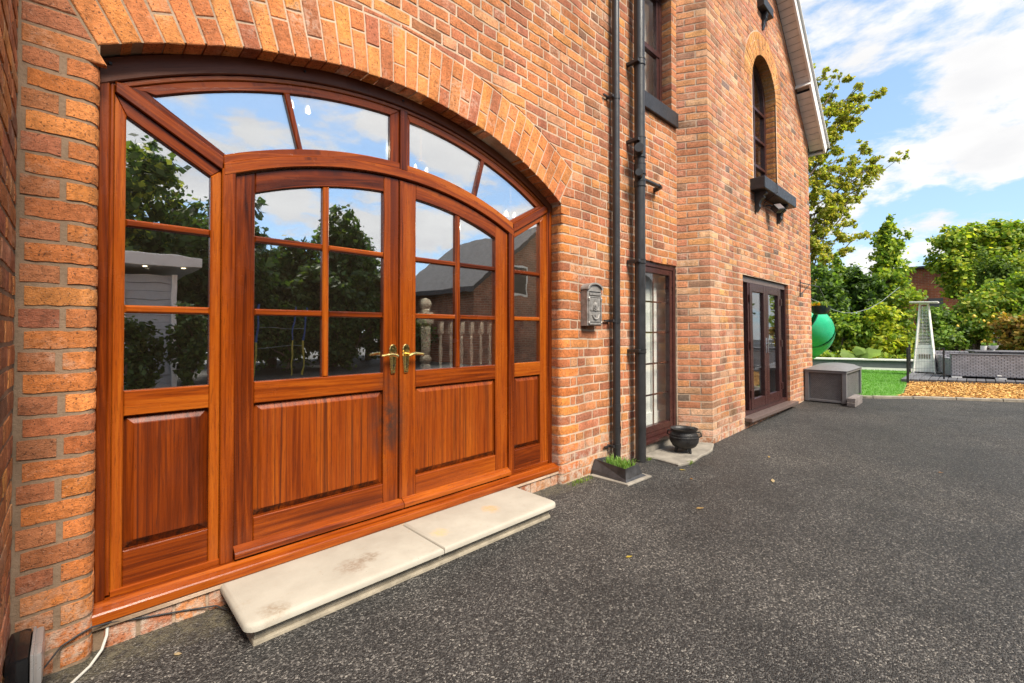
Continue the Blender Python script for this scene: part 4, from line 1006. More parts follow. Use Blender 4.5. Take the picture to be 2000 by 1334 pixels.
g = G(); g.tube([(7.02, GY - .1, 2.95), (6.95, GY - .05, 2.98), (6.93, GY, 2.98)], .012, 8); fl.part('arm', g.mesh(), MA['blackpaint'])
g = G(); g.tube([(6.86, GY - .002, 2.96), (6.78, GY - .03, 2.99), (6.80, GY - .19, 3.10), (6.82, GY - .185, 3.23), (6.84, GY - .03, 3.235)], .006, 6); fl.part('cable', g.mesh(), MA['bcable'])

# ================================================================== pipes
dp = Thing('downpipe', 'thin black rainwater pipe ending in the trough by the wall', 'pipe', (3.53, -.06, .1))
g = G(); g.tube([(3.53, -.062, z_) for z_ in (.08, 2, 4, 6.6)], .0335, 20); dp.part('pipe', smooth_angle(g.mesh()), MA['pipe'])
for z_ in (3.36, 1.33, .36, .205):
    g = G(); g.tube([(3.53, -.062, z_ - .02), (3.53, -.062, z_ + .02)], .0375, 20); c_ = dp.part('collar', smooth_angle(g.mesh()), MA['pipe'])
    if z_ != .36: g = G(); g.box(3.465, 3.49, -.07, -.0, z_ - .012, z_ + .012, .003); g.box(3.40, 3.475, -.026, -.012, z_ - .008, z_ + .008, .002); dp.part('clip', g.mesh(), MA['pipe'], c_)
for z_ in (.52, .32):
    g = G(); g.tube([(3.53, -.062, z_ - .002), (3.53, -.062, z_ + .06)], .0365, 20); dp.part('socket', smooth_angle(g.mesh()), MA['pipe'])
sp_ = Thing('soil_pipe', 'thick dark grey soil pipe with capped branches running up the wall', 'pipe', (3.885, -.095, 0))
g = G(); g.tube([(3.885, -.095, z_) for z_ in (-.01, 2, 4, 6.6)], .050, 24); sp_.part('pipe', smooth_angle(g.mesh()), MA['pipe'])
for z0, z1, r_ in ((3.78, 3.84, .0545), (2.89, 3.085, .0555), (2.73, 2.835, .055), (2.615, 2.67, .0545), (1.88, 1.92, .053), (1.03, 1.07, .053)):
    g = G(); g.tube([(3.885, -.095, z0), (3.885, -.095, z0 + .008), (3.885, -.095, z0 + .0081), (3.885, -.095, z1 - .0081), (3.885, -.095, z1 - .008), (3.885, -.095, z1)], [r_ + .003, r_ + .003, r_, r_, r_ + .003, r_ + .003], 24)
    c_ = sp_.part('collar', smooth_angle(g.mesh()), MA['pipe'])
    if z0 in (3.78, 2.89, 1.88, 1.03): zc_ = z0 if z0 != 2.89 else 3.03; g = G(); g.box(3.80, 3.84, -.13, 0, zc_ + .005, zc_ + .035, .004); sp_.part('clip', g.mesh(), MA['pipe'], c_)
for z_, r_ in ((2.93, .036), (2.70, .028)):
    g = G(); g.tube([(3.87, -.10, z_), (3.755, -.165, z_ + .01)], [r_, r_], 16); g.tube([(3.762, -.161, z_ + .0095), (3.752, -.1665, z_ + .0105)], r_ + .007, 16); sp_.part('branch_cap', g.mesh(), MA['pipe'])
g = G(); g.tube([(3.90, -.10, 2.70), (4.30, -.075, 2.715)], .02, 12); g.tube([(4.28, -.077, 2.714), (4.325, -.07, 2.714), (4.335, -.04, 2.71), (4.335, .01, 2.70)], .026, 12); sp_.part('waste_pipe', smooth_angle(g.mesh()), MA['pipe'])
# ================================================================== trough at the downpipe
tr = Thing('drain_trough', 'black flared iron trough holding grass at the foot of the downpipe', 'planter', (3.36, -.17, 0))
def trough():
    def ringp(x0, x1, y0, y1, z_, zl=None): return [(x0, y0, z_), (x1, y0, z_), (x1, y1, z_), (x0, y1, z_)]
    # y0 back at wall, y1 front
    o = [[(3.215, -.01, .012), (3.53, -.01, .012), (3.515, -.37, .012), (3.215, -.355, .012)], [(3.225, -.01, .05), (3.50, -.01, .05), (3.478, -.345, .03), (3.222, -.345, .03)],
         [(3.268, -.01, .128), (3.44, -.01, .115), (3.435, -.335, .118), (3.228, -.338, .118)]]
    i_ = [[(3.282, -.016, .124), (3.43, -.016, .112), (3.426, -.322, .114), (3.240, -.325, .114)], [(3.27, -.016, .085), (3.42, -.016, .085), (3.42, -.315, .085), (3.25, -.318, .085)]]
    V = sum(o, []) + sum(i_, []); F = []
    for l in range(4):
        for k in range(4): F.append((l * 4 + k, l * 4 + (k + 1) % 4, (l + 1) * 4 + (k + 1) % 4, (l + 1) * 4 + k))
    F.append((16, 17, 18, 19)); F.append((3, 2, 1, 0)); return mesh_of(V, F)
tr.part('trough', trough(), MA['lead']); 
g = G(); g.prism_xy([(3.17, -.02), (3.56, -.02), (3.535, -.40), (3.19, -.385)], -.02, .014, .004); tr.part('concrete_base', g.mesh(), MA['concrete'])
def blades(cx, cy, cz, sx, sy, n_, h, w=.004, col=((.14, .30, .05), (.30, .42, .12)), spread=.6, seed=1):
    r_ = random.Random(seed); g_ = G()
    for _ in range(n_):
        x_, y_ = cx + r_.uniform(-sx, sx), cy + r_.uniform(-sy, sy); hh = h * r_.uniform(.5, 1.1); a = r_.uniform(0, 6.28); b = r_.uniform(.2, 1) * spread
        d = Vector((math.cos(a), math.sin(a), 0)); s_ = Vector((-d.y, d.x, 0)) * w; p = Vector((x_, y_, cz)); m_ = p + d * hh * b * .4 + Vector((0, 0, hh * .7)); t_ = p + d * hh * b + Vector((0, 0, hh * (1 - b * .4)))
        k = r_.random(); c = tuple(col[0][i] + (col[1][i] - col[0][i]) * k for i in range(3))
        g_.add([p - s_, p + s_, m_ + s_ * .8, t_, m_ - s_ * .8], [(0, 1, 2, 4), (4, 2, 3)], c)
    return g_.mesh()
o = tr.part('grass_tuft', blades(3.36, -.20, .085, .075, .11, 260, .085, .0035), MA['leaf']); o['kind'] = 'stuff'
# ================================================================== mailbox
mb = Thing('mailbox', 'weathered pewter wall mailbox with domed top and embossed crest', 'mailbox', (3.185, -.035, 1.28))
mx0, mx1, mz0, mz1, myf = 3.085, 3.285, 1.283, 1.578, -.072
dome = [(mx0, mz0), (mx1, mz0), (mx1, mz1)] + [((mx0 + mx1) / 2 + .094 * math.cos(math.pi * i / 12), mz1 + .012 + .045 * math.sin(math.pi * i / 12)) for i in range(13)] + [(mx0, mz1)]
V, F, _ = prism(dome, myf, -.0, .005); mb.part('body', mesh_of(V, F), MA['pewter'])
hood = [((mx0 + mx1) / 2 + (.108) * math.cos(math.pi * i / 14), mz1 + .012 + .058 * math.sin(math.pi * i / 14)) for i in range(15)] + [((mx0 + mx1) / 2 - (.09) * math.cos(math.pi * i / 14), mz1 + .010 + .044 * math.sin(math.pi * i / 14)) for i in range(15)]
V, F, _ = prism(hood, myf - .016, -.0, .002); mb.part('hood', mesh_of(V, F), MA['pewter'])
plank(mb, 'slot_flap', mx0 + .02, mx1 - .02, myf - .010, myf - .001, 1.540, 1.562, 'pewter', None, .003); plank(mb, 'slot', mx0 + .022, mx1 - .022, myf - .004, myf - .0005, 1.566, 1.574, 'black', None, .001)
plank(mb, 'face_plate', mx0 + .028, mx1 - .028, myf - .006, myf - .0005, 1.408, 1.520, 'pewter', None, .003); plank(mb, 'lock_door', mx0 + .024, mx1 - .024, myf - .006, myf - .0005, 1.315, 1.402, 'pewter', None, .003)
plank(mb, 'moulding', mx0 + .01, mx1 - .01, myf - .009, myf - .0005, 1.522, 1.532, 'pewter', None, .003); plank(mb, 'moulding', mx0 + .02, mx1 - .02, myf - .008, myf - .0005, 1.292, 1.306, 'pewter', None, .003)
for x_ in (mx0 + .013, mx1 - .013):
    g = G(); g.lathe([(.008, 0), (.010, .01), (.006, .02), (.006, .19), (.010, .2), (.012, .215), (.007, .225)], (x_, myf - .004, 1.30), 10); mb.part('column', g.mesh(), MA['pewter'])
g = G(); cx_ = (mx0 + mx1) / 2
sh = [(0, -.042), (.02, -.03), (.03, -.008), (.028, .022), (.012, .017), (0, .026), (-.012, .017), (-.028, .022), (-.03, -.008), (-.02, -.03)]
V, F, _ = prism([(cx_ + a, 1.462 + b) for a, b in sh], myf - .012, myf - .005, .003); g.add(V, F)
V, F, _ = prism([(cx_ + a * .55, 1.460 + b * .55) for a, b in sh], myf - .017, myf - .011, .003); g.add(V, F)
g.tube([(cx_ - .035, myf - .008, 1.44), (cx_ - .025, myf - .010, 1.415), (cx_, myf - .011, 1.412), (cx_ + .025, myf - .010, 1.415), (cx_ + .035, myf - .008, 1.44)], .004, 6)
for a in (-.012, 0, .012): g.tube([(cx_ + a, myf - .008, 1.488), (cx_ + a, myf - .010, 1.506)], [.006, .003], 6)
mb.part('crest', g.mesh(), MA['pewter'])
g = G(); g.tube([(cx_ - .05, myf - .008, 1.378), (cx_ - .025, myf - .012, 1.345), (cx_, myf - .013, 1.338), (cx_ + .025, myf - .012, 1.345), (cx_ + .05, myf - .008, 1.378)], .006, 6); g.tube([(cx_, myf - .004, 1.375), (cx_, myf - .012, 1.375)], .010, 12); mb.part('handle_scroll', g.mesh(), MA['pewter'])
# ================================================================== cauldron and slab
sl_ = G(); sl_.prism_xy([(4.01, -.03), (4.015, -.20), (3.985, -.42), (4.10, -.455), (4.22, -.46), (4.35, -.445), (4.46, -.43), (4.60, -.435), (4.74, -.42), (4.86, -.38), (5.0, -.33), (4.95, -.2), (4.86, -.03)], -.03, .022, .008)
single('stone_slab', sl_.mesh(), MA['concrete'], 'rough pale stone slab under the cauldron', 'slab')
ca = Thing('cauldron', 'round black cast iron cauldron on three feet by the tall window', 'cauldron', (4.43, -.265, .02))
cc = (4.43, -.265, .022)
pf = [(.02, .035), (.07, .04), (.112, .065), (.135, .105), (.140, .14), (.130, .178), (.116, .200), (.114, .215), (.132, .232), (.134, .238), (.126, .238), (.108, .214), (.112, .19), (.118, .15), (.05, .10)]
g = G(); g.lathe(pf, cc, 36); ca.part('bowl', smooth_angle(g.mesh(), 60), MA['iron'])
g = G(); g.lathe([(.1385, .15), (.1425, .153), (.1425, .159), (.1365, .162)], cc, 36); g.lathe([(.131, .175), (.1345, .177), (.1335, .182), (.128, .184)], cc, 36); ca.part('rib', g.mesh(), MA['iron'])
for a in (250, 10, 130): g = G(); q = R(a); g.tube([(cc[0] + .07 * math.cos(q), cc[1] + .07 * math.sin(q), cc[2] + .05), (cc[0] + .085 * math.cos(q), cc[1] + .085 * math.sin(q), cc[2])], [.018, .011], 8); ca.part('foot', g.mesh(), MA['iron'])
for a in (-70, 110):
    q = R(a); d = Vector((math.cos(q), math.sin(q), 0)); c_ = Vector(cc); g = G()
    g.tube([c_ + d * .115 + Vector((0, 0, .208)), c_ + d * .155 + Vector((0, 0, .205)), c_ + d * .162 + Vector((0, 0, .17)), c_ + d * .132 + Vector((0, 0, .155))], .007, 8); ca.part('lug', g.mesh(), MA['iron'])
# ================================================================== ground light and cables at the left
fq = Thing('wall_lamp', 'gloss black outdoor light with a silver front rim low on the brick pier', 'lamp', (-.10, -.2, .06))
def rbox(x0, x1, y0, y1, z0, z1, b): g_ = G(); g_.box(x0, x1, y0, y1, z0, z1, b); return smooth_angle(g_.mesh(), 30)
fq.part('housing', rbox(XP + .002, -.088, -.268, -.06, .075, .225, .018), MA['flood'])
fq.part('rim', rbox(-.0885, -.080, -.262, -.066, .108, .222, .004), MA['silver'])
fq.part('lens', rbox(-.084, -.060, -.258, -.070, .112, .219, .0115), MA['silver'])
g = G(); g.tube([(-.118, -.276, .13), (-.118, -.2775, .13)], .014, 16); fq.part('cap_disc', g.mesh(), MA['flood'])
g = G(); g.tube([(-.10, -.16, .09), (-.06, -.10, .085), (-.02, -.012, .095), (.03, -.008, .115), (.062, .012, .115), (.12, .036, .098), (.22, .040, .070), (.35, .04, .042), (.47, .03, .018), (.50, -.02, .008)], .0032, 8)
single('black_cable', smooth_angle(g.mesh()), MA['bcable'], 'thin black cable running from the lamp under the door sill', 'cable')
g = G(); g.tube([(.108, .047, .082), (.105, .03, .055), (.09, .0, .022), (.055, -.06, .008), (-.005, -.14, .007), (-.06, -.22, .007), (-.12, -.32, .007)], .0052, 8)
single('white_cable', smooth_angle(g.mesh()), MA['wcable'], 'short white cable curling from the plinth onto the asphalt', 'cable')

# ================================================================== interior seen through the glass
rm = Thing('hallway', 'dim hallway seen through the entrance door glass', 'room', (1.8, 2, .15), kind='structure')
def slabp(name, x0, x1, y0, y1, z0, z1, mat, th=rm): g_ = G(); g_.box(x0, x1, y0, y1, z0, z1); return th.part(name, g_.mesh(), MA[mat])
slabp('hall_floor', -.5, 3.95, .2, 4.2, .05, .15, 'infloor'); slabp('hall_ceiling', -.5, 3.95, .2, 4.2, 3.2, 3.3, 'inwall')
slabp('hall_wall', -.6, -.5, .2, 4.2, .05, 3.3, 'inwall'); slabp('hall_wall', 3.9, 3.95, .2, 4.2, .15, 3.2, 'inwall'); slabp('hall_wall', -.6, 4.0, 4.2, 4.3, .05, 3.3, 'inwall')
r2 = Thing('side_room', 'pale panelled room seen through the tall window', 'room', (4.6, .6, .1), kind='structure')
slabp('room_floor', 3.96, 5.6, .1, 1.2, .02, .10, 'infloor', r2); slabp('room_wall', 5.5, 5.6, .14, 1.2, .1, 2.2, 'inwhite', r2); slabp('room_wall', 3.96, 5.6, .20, .28, .1, 2.2, 'inwhite', r2); slabp('room_ceiling', 3.96, 5.6, .1, 1.2, 2.12, 2.2, 'inwhite', r2)
slabp('skirting', 4.3, 5.5, .18, .198, .1, .34, 'inwhite', r2); slabp('door_casing', 4.60, 4.70, .175, .198, .1, 2.0, 'inwhite', r2)
r3 = Thing('upper_room', 'dim pale blind behind the upper window', 'room', (4.4, .5, 3.6), kind='structure')
slabp('blind', 3.96, 4.83, .26, .28, 3.5, 5.1, 'inwhite', r3)
r4 = Thing('garden_room', 'dim room seen through the french doors', 'room', (7, 1.5, .1), kind='structure')
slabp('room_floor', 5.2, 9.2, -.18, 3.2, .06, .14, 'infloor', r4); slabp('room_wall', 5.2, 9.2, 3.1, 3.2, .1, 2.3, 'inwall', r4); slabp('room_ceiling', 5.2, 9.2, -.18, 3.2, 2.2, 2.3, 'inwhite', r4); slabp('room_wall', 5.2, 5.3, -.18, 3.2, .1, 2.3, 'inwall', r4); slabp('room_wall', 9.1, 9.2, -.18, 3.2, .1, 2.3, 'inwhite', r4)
r5 = Thing('upper_gable_room', 'pale blind behind the round headed gable window', 'room', (7, .1, 3.2), kind='structure')
slabp('blind', 6.3, 7.7, .05, .08, 3.1, 5.2, 'inwall', r5)
bl = Thing('stair_balustrade', 'white turned newel post and balusters inside the hallway', 'balustrade', (2.53, 1.5, .15))
nw = [(.05, -.6), (.05, .0), (.055, .02), (.04, .04), (.058, .07), (.058, .10), (.04, .13), (.045, .15), (.05, .25), (.047, .36), (.05, .38), (.05, .40), (.044, .41), (.062, .44)]
g = G(); g.lathe(nw, (2.53, 1.5, .87), 16); g.box(2.47, 2.59, 1.44, 1.56, 1.31, 1.42, .012); g.lathe([(.03, 0), (.045, .02), (.03, .035), (.05, .06), (.058, .09), (.045, .125), (.012, .145)], (2.53, 1.5, 1.42), 16); bl.part('newel', smooth_angle(g.mesh(), 40), MA['inwhite'])
for i in range(8):
    x_ = 2.71 + .135 * i; g = G(); g.lathe([(.024, -.6), (.024, -.1), (.012, -.07), (.014, .05), (.019, .12), (.012, .24), (.018, .26), (.018, .27), (.012, .28), (.022, .31)], (x_, 1.5, .90), 10); g.box(x_ - .024, x_ + .024, 1.476, 1.524, 1.21, 1.34, .004); bl.part('baluster', smooth_angle(g.mesh(), 40), MA['inwhite'])
g = G(); g.box(2.59, 3.88, 1.465, 1.535, 1.34, 1.40, .015); bl.part('handrail', g.mesh(), MA['upvc'])
for i, (x_, y_, z_, lab) in enumerate(((1.12, .92, 2.79, 'behind the left fanlight'), (2.10, .92, 2.60, 'behind the right fanlight'), (3.13, .90, 2.40, 'behind the right corner of the fanlight'))):
    t = Thing('ceiling_lamp', 'small lit ceiling lamp with two cream glass shades ' + lab, 'lamp', (x_, y_, z_), group='hallway ceiling lamps')
    g = G(); g.tube([(x_, y_, 3.2), (x_, y_, z_ + .08)], .008, 8); g.tube([(x_ - .055, y_, z_ + .08), (x_ + .055, y_, z_ + .08)], .006, 8); t.part('stem', g.mesh(), MA['brass'])
    pl_ = bpy.data.lights.new('lamp_glow', 'POINT'); pl_.energy = 34; pl_.color = (1, .84, .62); pl_.shadow_soft_size = .004; po_ = bpy.data.objects.new('lamp_glow', pl_); COL.objects.link(po_); po_.parent = t.o; po_.location = (0, 0, -.12)
    for s_ in (-1, 1): g = G(); g.lathe([(.012, -.024), (.016, -.02), (.015, 0), (.010, .022), (.005, .034)], (x_ + s_ * .055, y_, z_), 12); t.part('shade', smooth_angle(g.mesh()), MA['lamp'])

# ================================================================== garden ground
GZ = 0.1
def flat(name, poly, lift, mat, kind='structure', **k):
    g_ = G(); g_.add([(x, y, max(gz(x), 0) + lift) for x, y in poly], [tuple(range(len(poly)))]); return single(name, g_.mesh(), mat, kind=kind, **k)
KL = [(9.42, -.55), (9.58, -.933), (9.873, -1.294), (10.3, -1.86), (10.576, -2.42), (10.844, -2.819), (11.4, -3.75), (12.1, -5.0)]
flat('flower_bed', [(9.8, -.6), (10.35, -1.3), (11.5, -3.1), (12.9, -5.2), (13, -9), (60, -9), (60, 30), (9.8, 30)], .012, MA['soil'])
lawn = flat('lawn', [(9.46, -.62), (9.64, -.99), (9.92, -1.33), (10.42, -1.40), (13.15, -1.235), (16.45, -1.02), (16.0, .13), (15.2, 2.4), (12.5, 6), (9.4, 6)], .03, MA['turf'])
flat('mulch_bed', [(9.93, -1.345), (10.36, -1.86), (10.64, -2.42), (10.91, -2.82), (11.46, -3.75), (12.16, -5.0), (15.5, -5.0), (14.2, -2.96), (13.15, -1.245), (10.42, -1.41)], .022, MA['mulchbase'])
# turf pile and bark chips
def scatter_tris(poly_fn, n_, zf, size, cols, tilt, seed, lenr=(1, 2.2)):
    r_ = np.random.default_rng(seed); P = poly_fn(r_, n_); n_ = len(P)
    a = r_.uniform(0, 2 * np.pi, n_); L = size * r_.uniform(lenr[0], lenr[1], n_); w = size * r_.uniform(.35, .7, n_)
    d = np.c_[np.cos(a), np.sin(a), r_.uniform(-tilt, tilt, n_)]; s_ = np.c_[-np.sin(a), np.cos(a), r_.uniform(-tilt, tilt, n_)]
    c = np.c_[P, zf(P[:, 0]) + size * r_.uniform(.2, .8, n_)]
    V = np.stack([c - d * L[:, None] / 2 - s_ * w[:, None] / 2, c + d * L[:, None] / 2 - s_ * w[:, None] * .3, c + d * L[:, None] / 2 + s_ * w[:, None] / 2, c - d * L[:, None] / 2 + s_ * w[:, None] * .4], 1).reshape(-1, 3)
    F = np.arange(n_ * 4).reshape(-1, 4)
    k = r_.uniform(0, 1, (n_, 1)); ci = r_.integers(0, len(cols), n_); base = np.array(cols)[ci] * (.6 + .7 * k)
    T = np.repeat(np.c_[base, np.ones(n_)], 4, 0)
    me = bpy.data.meshes.new('m'); me.vertices.add(len(V)); me.vertices.foreach_set('co', V.astype(np.float32).ravel())
    me.loops.add(n_ * 4); me.loops.foreach_set('vertex_index', F.astype(np.int32).ravel()); me.polygons.add(n_); me.polygons.foreach_set('loop_start', np.arange(0, n_ * 4, 4, dtype=np.int32)); me.update(calc_edges=True)
    at = me.attributes.new('tint', 'FLOAT_COLOR', 'POINT'); at.data.foreach_set('color', T.astype(np.float32).ravel()); return me
def inpoly(P, poly):
    x, y = P[:, 0], P[:, 1]; ins = np.zeros(len(P), bool); j = len(poly) - 1
    for i in range(len(poly)):
        xi, yi = poly[i]; xj, yj = poly[j]
        cnd = ((yi > y) != (yj > y)) & (x < (xj - xi) * (y - yi) / (yj - yi + 1e-12) + xi); ins ^= cnd; j = i
    return ins
def polyfn(poly):
    def f(r_, n_):
        a = np.array(poly); lo, hi = a.min(0), a.max(0); P = r_.uniform(lo, hi, (n_ * 3, 2)); return P[inpoly(P, poly)][:n_]
    return f
zf_ = lambda x: np.minimum((x - 4.8) * .0192, .1)
MP = [(9.99, -1.36), (10.42, -1.86), (10.70, -2.42), (10.97, -2.82), (11.5, -3.7), (14.2, -3.7), (13.9, -2.96), (13.10, -1.26), (10.46, -1.42)]
single('bark_mulch', scatter_tris(polyfn(MP), 9000, lambda x: zf_(x) + .03, .03, [(.66, .38, .11), (.56, .29, .075), (.72, .46, .17), (.36, .18, .05)], .5, 3), MA['tintleaf'], 'golden bark chip mulch along the deck', 'mulch', kind='stuff')
LP_ = [(9.52, -.70), (9.66, -.97), (9.94, -1.31), (10.42, -1.38), (13.15, -1.215), (16.4, -1.0), (16.0, .1), (15.2, 2.0), (12.5, 2), (9.45, 1)]
def turf_mesh():
    r_ = np.random.default_rng(5); P = polyfn(LP_)(r_, 26000); n_ = len(P); a = r_.uniform(0, 6.28, n_); w = .004; h = r_.uniform(.02, .038, n_)
    b = np.c_[P, zf_(P[:, 0]) + .028]; s_ = np.c_[np.cos(a) * w, np.sin(a) * w, np.zeros(n_)]; t = b + np.c_[r_.normal(0, .012, (n_, 2)), h]
    V = np.stack([b - s_, b + s_, t], 1).reshape(-1, 3); me = bpy.data.meshes.new('m'); me.vertices.add(len(V)); me.vertices.foreach_set('co', V.astype(np.float32).ravel())
    me.loops.add(n_ * 3); me.loops.foreach_set('vertex_index', np.arange(n_ * 3, dtype=np.int32)); me.polygons.add(n_); me.polygons.foreach_set('loop_start', np.arange(0, n_ * 3, 3, dtype=np.int32)); me.update(calc_edges=True)
    k = r_.uniform(.7, 1.3, (n_, 1)); T = np.repeat(np.c_[np.array([[.13, .32, .045]]) * k, np.ones(n_)], 3, 0)
    at = me.attributes.new('tint', 'FLOAT_COLOR', 'POINT'); at.data.foreach_set('color', T.astype(np.float32).ravel()); return me
single('grass', turf_mesh(), MA['leaf'], 'short bright green artificial grass of the lawn', 'grass', kind='stuff')
# kerb stones
kb = Thing('kerb', 'low concrete edging between the asphalt and the garden', 'kerb', (10.3, -1.86, .1), kind='structure')
def along(path, s):
    for a, b in zip(path[:-1], path[1:]):
        d = math.hypot(b[0] - a[0], b[1] - a[1])
        if s <= d: t = s / d; return (a[0] + (b[0] - a[0]) * t, a[1] + (b[1] - a[1]) * t), ((b[0] - a[0]) / d, (b[1] - a[1]) / d)
        s -= d
    d = math.hypot(path[-1][0] - path[-2][0], path[-1][1] - path[-2][1]); return path[-1], ((path[-1][0] - path[-2][0]) / d, (path[-1][1] - path[-2][1]) / d)
tot = sum(math.hypot(b[0] - a[0], b[1] - a[1]) for a, b in zip(KL[:-1], KL[1:])); s = 0
while s < tot - .1:
    (a, _), (b, _) = along(KL, s + .006), along(KL, min(s + .60, tot)); d = Vector((b[0] - a[0], b[1] - a[1])); d.normalize(); nn = Vector((-d.y, d.x)) * .07 * (1 if d.y < 0 else -1)
    if nn.x < 0: nn = -nn
    g = G(); g.prism_xy([a, b, (b[0] + nn.x, b[1] + nn.y), (a[0] + nn.x, a[1] + nn.y)], gz(a[0]) - .03, gz(a[0]) + .045 + rnd.uniform(-.004, .004), .008); kb.part('kerb_stone', g.mesh(), MA['kerb']); s += .606
# deck
dk = Thing('deck', 'grey composite deck under the patio heater and rattan furniture', 'deck', (14.5, -2.5, .1))
y = -1.14
while y > -5.2:
    xf = 12.95 + (-1.25 - y) * .575 if y > -1.80 else 13.27 + (-1.80 - y) * .57; xe = 17.2
    xe = 16.2 if y > -1.75 else 17.2
    g = G(); g.box(xf, xe, y - .135, y - .006, .12, .195, .004); k = rnd.uniform(.8, 1.2); g.T = [(.135 * k, .135 * k, .148 * k, 1)] * len(g.V)
    dk.part('deck_board', g.mesh(), MA['deck']); y -= .142
# planter wall at the back of the lawn
pw = Thing('planter_wall', 'low grey and white planter wall behind the lawn', 'wall', (16.1, 0, .1), kind='thing')
wd = Vector((16.395 - 15.985, -.905 - .134)).normalized()
def wl(t, o, z): return (16.0 + wd.x * t + (-wd.y) * o, .13 + wd.y * t + wd.x * o, z)
def wbox(name, t0, t1, o0, o1, z0, z1, mat):
    V = [wl(t, o, z) for t in (t0, t1) for o in (o0, o1) for z in (z0, z1)]; g_ = G(); g_.add(V, [(0, 1, 3, 2), (4, 6, 7, 5), (0, 4, 5, 1), (2, 3, 7, 6), (0, 2, 6, 4), (1, 5, 7, 3)]); pw.part(name, g_.mesh(), MA[mat])
wbox('footing', -6, 5, 0, .3, .05, .195, 'white')
for i in range(6): wbox('board', -6 + i * 1.835, -6 + i * 1.835 + 1.825, .015, .28, .196, .295, 'grey'); wbox('board', -6 + i * 1.835, -6 + i * 1.835 + 1.825, .018, .28, .299, .398, 'grey')
wbox('coping', -6, 5, -.02, .34, .40, .435, 'white')
# ================================================================== storage box
sb = Thing('storage_box', 'grey woven plastic garden storage box against the gable corner', 'storage box', (9.2, -.6, .09))
bx0, bx1, by0, by1 = 8.70, 9.98, -.32, -.885
def sbx(name, x0, x1, y0, y1, z0, z1, mat, b=.006): g_ = G(); g_.box(x0, x1, y0, y1, z0, z1, b); sb.part(name, g_.mesh(), MA[mat])
sbx('body', bx0 + .03, bx1 - .03, by1 + .03, by0 - .03, .12, .575, 'plasticbox')
for x_ in (bx0, bx1 - .06):
    for y_ in (by1, by0 - .06): sbx('corner_post', x_, x_ + .06, y_, y_ + .06, .085, .575, 'plasticrim')
sbx('base_rail', bx0 + .01, bx1 - .01, by1 + .012, by0 - .012, .09, .128, 'plasticrim'); sbx('rim', bx0 - .004, bx1 + .004, by1 - .004, by0 + .004, .555, .60, 'plasticrim', .01)
V = []; nn_ = 9
for i in range(nn_):
    t = i / (nn_ - 1); x_ = bx0 - .02 + (bx1 - bx0 + .04) * t
    for j in range(7):
        q = j / 6; y_ = by1 - .02 + (by0 - by1 + .04) * q; V.append((x_, y_, .602 + .085 * (math.sin(math.pi * t) ** .35) * (math.sin(math.pi * q) ** .4 if 0 < q < 1 else 0) ))
F = [(i * 7 + j, (i + 1) * 7 + j, (i + 1) * 7 + j + 1, i * 7 + j + 1) for i in range(nn_ - 1) for j in range(6)]
sb.part('lid', mesh_of(V, F, smooth=True), MA['plasticrim'])
# loose pavers beside the box
for i in range(3):
    for j in range(2):
        g = G(); x_ = 8.52 + i * .205 + j * .02; g.box(x_, x_ + .2, -1.02 + (.0), -.915, gz(8.6) + .002 + j * .066, gz(8.6) + .066 + j * .066, .006); k = rnd.uniform(.85, 1.2); g.T = [(.19 * k, .165 * k, .155 * k, 1)] * len(g.V)
        single('paver', g.mesh(), MA['tint'], '%s grey paving block in the %s stack beside the storage box' % (('lower', 'upper')[j], ('front', 'middle', 'rear')[i]), 'paver', 'paving blocks beside the storage box')
# ================================================================== patio heater
ph = Thing('patio_heater', 'tall silver pyramid patio heater on the deck', 'heater', (15.15, -1.39, .2))
hc = (15.15, -1.385); b2, t2 = .20, .076; hz0, hz1, hz2 = .21, .89, 1.88
def hw(z_): return b2 + (t2 - b2) * (z_ - hz0) / (hz2 - hz0)
for sx in (-1, 1):
    for sy in (-1, 1):
        g = G(); g.tube([(hc[0] + sx * b2, hc[1] + sy * b2, hz0 - .012), (hc[0] + sx * t2, hc[1] + sy * t2, hz2)], .019, 4); ph.part('leg', g.mesh(), MA['steel'])
for (ax_, sg) in ((0, -1), (0, 1), (1, -1), (1, 1)):
    V = []
    for z_ in (hz0 + .02, hz1):
        w = hw(z_) - .006
        for s_ in (-1, 1): V.append((hc[0] + sg * w, hc[1] + s_ * w, z_) if ax_ == 0 else (hc[0] + s_ * w, hc[1] + sg * w, z_))
    V2 = [(v[0] + (hc[0] - v[0]) * .06, v[1] + (hc[1] - v[1]) * .06, v[2]) for v in V]
    ph.part('base_panel', mesh_of(V + V2, [(0, 1, 3, 2), (4, 6, 7, 5), (0, 4, 5, 1), (2, 3, 7, 6), (0, 2, 6, 4), (1, 5, 7, 3)]), MA['steel'])
    for i in range(26):
        z_ = hz1 + .03 + i * .036; w = hw(z_) - .004
        if z_ < hz2 - .03:
            p, q = ((hc[0] + sg * w, hc[1] - w, z_), (hc[0] + sg * w, hc[1] + w, z_)) if ax_ == 0 else ((hc[0] - w, hc[1] + sg * w, z_), (hc[0] + w, hc[1] + sg * w, z_))
            g = G(); g.tube([p, q], .0035, 4); ph.part('guard_wire', g.mesh(), MA['steel'])
for i in range(5): g = G(); yv = hc[1] - .11 + i * .045; g.box(hc[0] - hw(.62) - .004, hc[0] - hw(.62) + .012, yv, yv + .026, .55, .66, .002); ph.part('vent', g.mesh(), MA['stoneside'])
g = G(); g.lathe([(.045, 0), (.045, .96)], (hc[0], hc[1], hz1), 14); ph.part('glass_tube', g.mesh(), MA['tube'])
